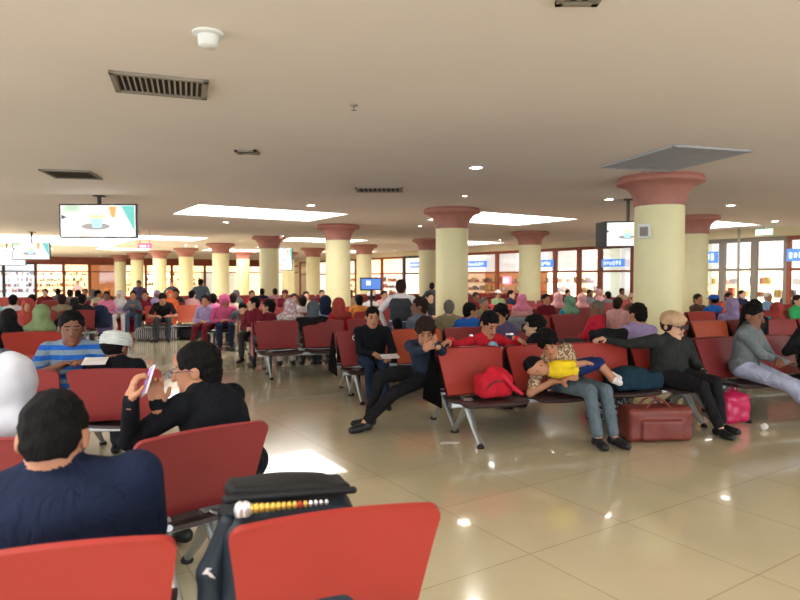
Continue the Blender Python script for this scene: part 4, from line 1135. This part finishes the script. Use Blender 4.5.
# seated man in blue striped shirt facing the camera
p = at(77, 350, 5.2)
person((p.x, p.y, 0), R(8), 'man in a blue striped shirt with short black hair and moustache facing the camera', pattern('stripe', (34, 92, 176), (120, 140, 156), 4.2, 'hstripe'), C('char'),
       skin='brown', hair='short', hcol='black', lean=12, head=(20, 8, 0), neck=.10, sleeve='short', sc=1.04, wide=1.2, h=.009, headsc=1.08,
       hands=[w2l((p.x, p.y), R(8), 1.04, at(92, 363, 4.85)), w2l((p.x, p.y), R(8), 1.04, at(60, 366, 4.85))], hint=(.5, -.4))
bench((p.x-.42, p.y-.06, 0), R(8), [M_RED, M_RED], label='red bench under the man in the blue striped shirt')
o = MB().box((0, 0, 0), (.17, .12, .004)).build('paper', C('white')); q = at(95, 361, 4.72); o.location = q; o.rotation_euler = (R(20), 0, .2); tag(o, 'white paper held by the man in the blue striped shirt', 'paper')
# white skull cap
p = at(111, 350, 4.83)
person((p.x, p.y, 0), R(188), 'man in a ribbed white skull cap and black top seen from behind', BLK, C('char'), skin='brown', hair='skullcap', hmat=cloth('cap_white', 200, 205, 202, .05),
       lean=14, head=(-25, 12, 0), neck=.085, sc=.92, wide=1.2, h=.009, headsc=1.16, hands=[(-.05, -.3, .62), (-.12, -.25, .62)])
# white hood nearer left
p = at(6, 380, 2.80)
person((p.x, p.y, 0), R(195), 'person in a white headscarf cut by the left edge', cloth('ochre', 190, 110, 50), C('white'), skin='tan', headsc=1.12, hair='hijab', hmat=mat('white_scarf', srgb(178, 178, 186), rough=.8, noise=.03, spec=.15),
       lean=8, head=(15, 14, 0), sc=.93, h=.009, hands='lap')
bench_behind((-2.15, 2.40), (-1.56, 2.60), [M_MAR], 0, 'dark red seat under the white headscarf at the left edge', 'seat rows in the foreground')
p = at(4, 360, 4.75)
person((p.x, p.y, 0), R(215), 'person hunched in a grey jacket at the left edge', C('slate'), C('char'), skin='tan', hair='hood', hmat=C('slate'), lean=55, head=(0, 20, 0), sc=.92, h=.012, wide=1.15)

# uniformed man
loc, rz = spot(372, 1, 'F'); rzz = rz+R(-12); sc = .97
def patch(root, H, Rh, J):
    s = J['shR']+np.array([-.045, -.035, -.075])
    M = Matrix.Translation(Vector(s))@Matrix.Rotation(R(-50), 4, 'Z')@Matrix.Rotation(R(90), 4, 'X')
    MB().lathe([(.032, -.006), (.032, .014), (.026, .016), (.001, .016)], 20, M).build('shoulder_patch', C('white'), root, True)
    MB().lathe([(.016, .014), (.016, .018), (.001, .018)], 16, M).build('patch_emblem', C('navy'), root, True)
person(loc, rzz, 'young man in a black uniform with a round white shoulder patch holding papers', BLK, cloth('jeans_dark', 34, 46, 66), skin='tan', hair='short', hcol='black', lean=6,
       head=(6, 12, 4), sc=sc, wide=1.1, h=.008, hands=[(.16, -.40, .60, 0, 0, -1, -.1, -1, 0), (.0, -.36, .63, 0, 0, -1, .4, -.9, 0)], extra=patch, feet=[(.12, -.52, .095), (-.05, -.42, .095)])
pp = Vector(tn(*(0, 0))); q = Vector((.17, -.50, .615))*sc; q.rotate(Euler((0, 0, rzz))); pp = loc+q
o = MB().box((0, 0, 0), (.20, .14, .004)).box((.02, .01, .004), (.19, .13, .003)).build('paper_sheets', C('white')); o.location = pp; o.rotation_euler = (R(12), 0, rzz+.2)
tag(o, 'white papers held by the uniformed man', 'papers')
# young man leaning over the end of the nearest row
n0 = nk(0)+.47; loc = tn(t_of(428, n0), n0); rz = BA-math.pi/2+R(8)
hl = w2l(loc, rz, 1, at(437, 346, 5.62)); hr = w2l(loc, rz, 1, at(427, 350, 5.62))
person(loc, rz, 'young man with thick dark hair resting his chin on his hands over the seat end', cloth('navy_shirt', 40, 50, 68), C('black'), skin='tan', hair='thick', hcol='brown',
       lean=20, side=30, twist=50, head=(66, 24, 0), hands=[(*hl, .3, .5, .2, -.8, .1, .3), (*hr, .3, .5, .2, .8, .1, .4)], sc=1.0, wide=1.02, h=.008,
       feet=[(.08, -.74, .10), (-.10, -.62, .10)], hint=(.2, -.3))
# boy in red jacket
n0 = nk(0)+.36; loc = tn(t_of(481, n0), n0); rz = BA+R(4); sc = .90
hl = w2l(loc, rz, sc, tn(t_of(516, nk(0)-.05), nk(0)-.05, .80)); hr = w2l(loc, rz, sc, tn(t_of(450, nk(0)), nk(0), .80))
def strips(root, H, Rh, J):
    mm = mat('reflective', (1, 1, 1), rough=.3, spec=1, metal=.2)
    b = MB()
    a, c = Vector(J['shL']), Vector(J['tg'][0])
    for t in (.45, .55, .66): b.box((0, 0, 0), (.035, .03, .02), Matrix.Translation(a.lerp(c, t)+Vector((0, -.035, .055))))
    a, c = Vector(J['shR']), Vector(J['tg'][1]); b.box((0, 0, 0), (.035, .03, .02), Matrix.Translation(a.lerp(c, .2)+Vector((0, -.035, .055))))
    b.build('reflective_marks', mm, root, bevel=.005)
    ellp = [ell(J['nb']+np.array([0, -.115, -.15]), (.075, .035, .09), C('sky'), .02)]
    link('shirt_front', sdf_mesh('shirt_front', ellp, .01), None, root)
person(loc, rz, 'boy in a red jacket with arms spread along the seat tops, head bowed', C('red'), C('denim'), skin='tan', hair='short', hcol='black', pose='kneel', lean=22, head=(5, 34, 0),
       hands=[(*hl, 0, 0, -1, .9, -.2, -.3), (*hr, 0, 0, -1, -.9, -.2, -.3)], sc=sc, wide=1.0, h=.008, headsc=1.12, extra=strips, hint=(.3, .3), z0=.10)
# mother leaning with sleeping child
loc, rz = spot(566, 0, 'F', -.02)
person(loc, rz, 'mother in a beige patterned top and grey jeans slumped sideways over her child', pattern('beige', (196, 172, 140), (120, 94, 76), 42), C('jean'), skin='tan', hair='thick', hcol='black', lean=18, side=-38,
       head=(-20, 30, -20), hands=[(-.12, -.33, .62, 0, 0, -1, -1, 0, 0), (-.28, -.22, .58, 0, 0, -1, .7, -.7, 0)], sleeve='short', sc=.96, h=.008, feet=[(.16, -.56, .10), (.0, -.54, .10)], shoe=SHOE, legspread=.9)
def child_asleep():
    sk = SKIN['tan']; P = []
    c = lambda a, b, r1, r2, m, k=.02: P.append(cap(a, b, r1, r2, m, k))
    Y_, NV = C('yellow'), cloth('navy_shorts', 28, 40, 84)
    P.append(ell((-.34, .02, .03), (.095, .085, .085), sk, .02)); P.append(ell((-.30, -.04, .01), (.05, .05, .055), sk, .02))
    c((-.28, .01, .01), (-.2, .0, .0), .045, .05, sk)
    P.append(ell((-.10, 0, .0), (.15, .095, .085), Y_, .03)); P.append(ell((.03, 0, 0), (.10, .095, .08), Y_, .03))
    c((-.18, -.05, .05), (-.03, -.10, .05), .038, .034, Y_); c((-.03, -.10, .05), (.10, -.09, .06), .028, .023, sk, .01)
    c((-.2, .06, 0), (-.12, .12, -.03), .038, .034, Y_)
    c((-.12, .12, -.03), (0, .12, .03), .028, .022, sk, .01)
    for (w, s) in (((.10, -.09, .06), 1), ((0, .12, .03), -1)): add_hand(P, v3(*w), v3(1, 0, 0), v3(0, 0, -1), s, sk, .5, .6)
    c((.08, -.03, 0), (.27, -.07, .05), .075, .055, NV); c((.08, .04, 0), (.28, .05, .04), .07, .055, NV)
    c((.27, -.07, .05), (.36, -.16, -.09), .042, .034, sk, .015); c((.28, .05, .04), (.42, -.04, -.07), .042, .034, sk, .015)
    c((.36, -.16, -.09), (.40, -.20, -.12), .033, .03, C('white')); c((.42, -.04, -.07), (.47, -.10, -.10), .033, .03, C('white'))
    me = sdf_mesh('person', P, .007, paints=[ell((-.33, -.065, .05), (.012, .03, .004), EYE, 0), ell((-.36, -.06, .0), (.01, .03, .01), LIP, 0)])
    o = bpy.data.objects.new('person', me); COL.objects.link(o)
    hm = HAIRM['black']
    link('hair', sdf_mesh('hair', [ell((-.352, .032, .045), (.096, .088, .083), hm, .02)], .008, [ell((-.31, -.08, -.01), (.11, .09, .10), hm, 0)], wob=.001), None, o)
    return o
o = child_asleep(); q = Vector((-.12, -.24, .67)); q.rotate(Euler((0, 0, rz))); o.location = loc+q; o.rotation_euler = (0, 0, rz)
tag(o, 'sleeping child in a yellow shirt and navy shorts lying across the lap in grey jeans', 'person')
# woman with head wrap
loc, rz = spot(668, 0, 'F'); rz += R(6); sc = .96
hr = w2l(loc, rz, sc, tn(t_of(596, nk(0)-.04), nk(0)-.06, .87))
def shades(root, H, Rh, J):
    mb = MB()
    for sx in (1, -1): mb.lathe([(.001, 0), (.024, .001), (.026, .004), (.001, .006)], 18, Matrix.Translation(Vector(H(.031*sx, -.112, .004)))@Matrix([list(r) for r in Rh]).to_4x4()@Matrix.Rotation(R(90), 4, 'X'))
    for sx in (1, -1): mb.tube([Vector(H(.052*sx, -.108, .008)), Vector(H(.08*sx, -.05, .008)), Vector(H(.084*sx, .02, .0))], .003, 6)
    mb.build('dark_glasses', M_BLK, root)
person(loc, rz, 'woman in a beige head wrap and dark glasses stretching one arm along the seats', cloth('dark_blouse', 44, 46, 44), C('black'), skin='light', hair='turban', hmat=cloth('wrap_beige', 190, 156, 122), lean=2, side=6,
       head=(2, 8, 0), hands=[(.20, -.30, .58, 0, 0, -1, -.2, -.6, -.6), (*hr, 0, 0, -1, -1, 0, .05)], sleeve='long', sc=sc, wide=1.4, h=.008, extra=shades, neck=.10, headsc=1.12, feet=[(.22, -.50, .095), (.04, -.62, .095)], hint=(.2, .2))
# youth in grey on the right
loc, rz = spot(745, 0, 'F'); rz += R(22)
person(loc, rz, 'young man in a grey sweater and pale blue trousers with folded arms', cloth('grey_sweater', 104, 110, 112), cloth('pale_denim', 158, 162, 184, .1), skin='brown', hair='short', hcol='black', lean=8, head=(-4, 16, 0),
       hands=[(-.02, -.34, .62, 0, 0, -1, -1, -.4, 0), (.12, -.34, .60, 0, 0, -1, .9, -.4, 0)], collar=C('char'), sc=1.04, wide=1.08, h=.008, feet=[(.16, -.80, .09), (-.06, -.74, .09)], hint=(.2, -.1))
# dark figure at the right edge
loc, rz = spot(818, 0, 'F', -.05)
person(loc, rz+R(-15), 'person in a black jacket cut off by the right edge', C('black'), C('char'), skin='tan', hair='short', hcol='black', lean=5, sc=1.02, wide=1.2, h=.012, hands=[(.1, -.3, .6), (-.28, -.25, .75)])

# ------------------------------------------------------------------ bags and loose things
def sobj(name, prims, h, loc, rz, label, cat, wob=0., wobf=40., subs=(), group=None):
    me = sdf_mesh(name, prims, h, subs=subs, wob=wob, wobf=wobf)
    o = bpy.data.objects.new(name, me); COL.objects.link(o); o.location = loc; o.rotation_euler = (0, 0, rz); tag(o, label, cat, group); return o
NYL = mat('nylon_dark', srgb(24, 36, 48), rough=.55, noise=.1, nscale=20); NYL2 = mat('nylon_black', srgb(18, 20, 24), rough=.6)
# backpack on the front seat
a = Vector((-.455, 1.640, 0)); b = Vector((.124, 1.833, 0)); d_ = (b-a).normalized(); n_ = Vector((-d_.y, d_.x, 0))
loc = (a+b)/2+n_*.15-d_*.115
bp = sobj('backpack', [rbox((0, .10, .62), (.215, .13, .20), .07, NYL), ell((-.01, .12, .80), (.205, .11, .05), NYL2, .03), rbox((0, .21, .52), (.16, .06, .13), .05, NYL, .03)],
          .008, (loc.x, loc.y, -.025), math.atan2(d_.y, d_.x), 'dark backpack standing on the front red seat, gold and silver beads along its opening', 'backpack', .0015, 30)
o = link('top_flap', sdf_mesh('top_flap', [rbox((.01, .16, .850), (.19, .08, .016), .014, NYL2, .03, rot3((R(-6), R(4), 0))), ell((-.02, .17, .853), (.17, .08, .028), NYL2, .03), cap((-.19, .05, .865), (.20, .05, .85), .014, .010, NYL2)], .006, wob=.0015, wobf=30), None, bp)
mb = MB(); bead = [mat('bead_silver', (.9, .92, .95), rough=.2, metal=.6), mat('bead_gold', srgb(225, 190, 90), rough=.3, metal=.5), mat('bead_red', srgb(190, 60, 50), rough=.3)]
for i in range(17):
    x = -.155+.016*i; r = (.019 if i < 2 else .0125-.0004*i)
    m = MB().lathe([(.001, -r*1.4), (r*.7, -r), (r, 0), (r*.7, r), (.001, r*1.4)], 12).build('bead', bead[0] if i < 2 or i > 12 else bead[2] if i == 11 else bead[1], bp, True)
    m.location = (x, -.005, .848-.0004*i)
me = sdf_mesh('strap', [cap((-.19, .03, .80), (-.24, .03, .66), .026, .036, NYL), cap((-.24, .03, .66), (-.245, .05, .44), .036, .034, NYL)], .006)
st = link('shoulder_strap', me, None, bp)
mk = MB().poly([(-.262, -.008, .675), (-.250, -.010, .692), (-.236, -.012, .690), (-.246, -.010, .683), (-.236, -.012, .675), (-.226, -.010, .658), (-.240, -.012, .666), (-.248, -.010, .675)], (0, -.003, 0)).build('white_mark', C('white'), st)
# red backpack in the nearest row
def onrow(px, k, dn, z=0): 
    n = nk(k)+dn; return tn(t_of(px, n), n, z)
q = onrow(494, 0, -.40)
r1 = sobj('backpack', [rbox((0, 0, .52), (.17, .10, .11), .06, C('red')), ell((.03, -.03, .60), (.12, .09, .08), C('red')), cap((-.15, -.03, .56), (-.05, -.06, .68), .025, .025, C('red')), cap((-.05, -.06, .68), (.06, -.05, .66), .025, .02, C('red'))],
          .009, (q.x, q.y, 0), BA, 'bright red backpack slumped on the first seat of the nearest row', 'backpack', .004, 35)
MB().tube([(-.13, -.10, .50), (-.05, -.112, .57), (.06, -.112, .57), (.14, -.10, .50)], .006, 8).build('zip', M_DARK, r1, True)
link('shoulder_strap', sdf_mesh('shoulder_strap', [cap((.04, -.10, .62), (.14, -.15, .50), .022, .018, C('crimson')), cap((.14, -.15, .50), (.20, -.17, .455), .018, .015, C('crimson'))], .007), None, r1)
q = onrow(634, 0, -.42)
sobj('travel_bag', [rbox((0, 0, .49), (.27, .15, .085), .05, cloth('teal_bag', 28, 50, 64)), ell((-.05, 0, .58), (.2, .12, .05), cloth('teal_bag', 28, 50, 64))], .01, (q.x, q.y, 0), BA,
     'dark teal bag lying flat on the seat beside the head-wrapped woman', 'bag', .003, 30)
# leather duffel on the floor
LE = mat('leather_brown', srgb(112, 48, 40), rough=.45, noise=.12, nscale=10, bump=.2)
q = on_z(662, 443, 0)
df = sobj('duffel_bag', [rbox((0, .14, .16), (.31, .14, .155), .045, LE), rbox((0, .0, .12), (.2, .03, .09), .02, LE, .02)], .01, (q.x, q.y, 0), R(6), 'reddish brown leather duffel bag on the floor before the head-wrapped woman', 'bag', .003, 22)
mb = MB()
for y in (.07, .21): mb.tube([(-.13+.26*i/10, y+.01*math.sin(i), .29+.10*math.sin(math.pi*i/10)) for i in range(11)], .009, 8)
mb.build('handle', LE, df, True)
MB().tube([(-.24, .14, .295), (0, .14, .303), (.24, .14, .295)], .006, 8).build('zip', M_DARK, df)
q = on_z(619, 425, 0)
sobj('shoulder_bag', [rbox((0, .2, .13), (.22, .09, .12), .05, pattern('bag', (150, 150, 150), (54, 52, 54), 30)), cap((-.15, .2, .24), (.15, .2, .25), .02, .02, C('char'))], .012, (q.x, q.y, 0), BA,
     'grey and white patterned bag on the floor behind the leather duffel', 'bag', .003, 25)
MB
q = on_z(740, 424, 0)
PK = mat('plastic_pink', srgb(190, 36, 84), rough=.3, noise=.12, nscale=14, bump=.5)
pk = sobj('carrier_bag', [rbox((0, .1, .15), (.16, .10, .15), .05, PK), ell((0, .1, .28), (.13, .07, .05), PK)], .01, (q.x, q.y, 0), BA, 'magenta plastic carrier bag on the floor under the young man in grey', 'bag', .004, 40)
mb = MB()
for s in (-1, 1): mb.tube([(s*.04+.05*math.cos(a), .1+.02*s, .30+.07*math.sin(a)) for a in [math.pi*i/8 for i in range(9)]], .006, 6)
mb.build('handle', PK, pk, True)
q = on_z(764, 430, 0); sobj('tissue', [ell((0, 0, .03), (.035, .03, .03), C('white')), ell((.02, .01, .045), (.02, .02, .025), C('white'))], .006, (q.x, q.y, 0), 0, 'crumpled white tissue on the floor beside the magenta bag', 'tissue', .004, 90)
q = on_z(450, 443, 0); o = MB().poly([(-.09, -.02, .003), (.04, -.035, .003), (.09, .0, .003), (.02, .03, .003), (-.07, .025, .003)], (0, 0, .004)).build('paper_scrap', C('white')); o.location = (q.x, q.y, 0)
tag(o, 'white paper scrap on the floor by the nearest row\'s front leg', 'paper')
q = on_z(158, 340, 0)
sobj('travel_bag', [rbox((0, 0, .16), (.52, .2, .15), .1, pattern('stripes', (200, 196, 196), (60, 52, 60), 7, 'v'))], .02, (q.x, q.y, 0), 0, 'black and white striped bag at the feet of the man bent forward', 'bag', .006, 15)
q = on_z(187, 339, 0); sobj('travel_bag', [rbox((0, 0, .17), (.34, .2, .16), .1, C('char'))], .02, (q.x, q.y, 0), 0, 'dark bag right of the striped bag at left', 'bag', .006, 15)
q = on_z(127, 334, 0); sobj('travel_bag', [rbox((0, 0, .27), (.22, .16, .24), .1, C('red'))], .02, (q.x, q.y, 0), 0, 'small red bag on the floor in the left group', 'bag', .006, 15)
q = at(90, 300, 12.4); n9 = 14.75; w = tn(t_of(100, n9), n9); sobj('backpack', [rbox((0, 0, .60), (.22, .14, .18), .1, C('navy')), ell((0, 0, .8), (.17, .12, .12), C('navy'))], .02, (w.x, w.y, 0), 0, 'dark round topped backpack on the seats in the left distance', 'backpack', .004, 20)
w = onrow(103, 6, -.60); sobj('shoulder_bag', [rbox((0, -.18, .58), (.16, .1, .16), .08, C('hotpink'))], .02, (w.x, w.y, 0), 0, 'hot pink bag held on a lap in the left group', 'bag', .004, 20)
def draped(px, k, dn, w, col, label, drop=.22, top=.82):
    q = onrow(px, k, dn)
    sobj('draped_jacket', [cap((-w, 0, top+.02), (w, .01, top+.015), .045, .05, col, .04), rbox((0, -.045, top-drop/2), (w, .02, drop/2+.03), .018, col, .03), rbox((.02, .10, top-drop/2), (w*.9, .03, drop/2), .02, col, .03)], .012,
         (q.x, q.y, 0), BA, label, 'jacket', .006, 24)
draped(609, 0, .02, .20, C('black'), 'black jacket draped over the seat top behind the stretched arm', .12, .90)
draped(513, 1, -.03, .17, C('grey'), 'grey jacket draped over the seats behind the bushy haired person', .1, .90)
draped(312, 2, -.02, .22, C('black'), 'black jacket draped over the gap between two maroon seats', .12, .82)
draped(532, 1, -.03, .20, C('char'), 'charcoal coat bundled on the seats right of the grey jacket', .1, .86)

# ------------------------------------------------------------------ light, camera
w = bpy.data.worlds.new('daylight'); SC.world = w; w.use_nodes = True
bg = w.node_tree.nodes['Background']; bg.inputs['Color'].default_value = (.82, .92, 1, 1); bg.inputs['Strength'].default_value = 4.6
cam = bpy.data.cameras.new('camera'); co = bpy.data.objects.new('camera', cam); COL.objects.link(co)
cam.sensor_width = 36; cam.lens = F/800*36; cam.clip_end = 200; cam.clip_start = .05
co.location = (0, 0, CAMH); co.rotation_euler = (math.pi/2-TILT, 0, 0)
SC.camera = co
cam.dof.use_dof = True; cam.dof.focus_distance = 4.6; cam.dof.aperture_fstop = 2.6
SC.view_settings.view_transform = 'Standard'; SC.view_settings.look = 'None'; SC.view_settings.gamma = 1; SC.view_settings.exposure = .12
SC.view_settings.use_curve_mapping = False
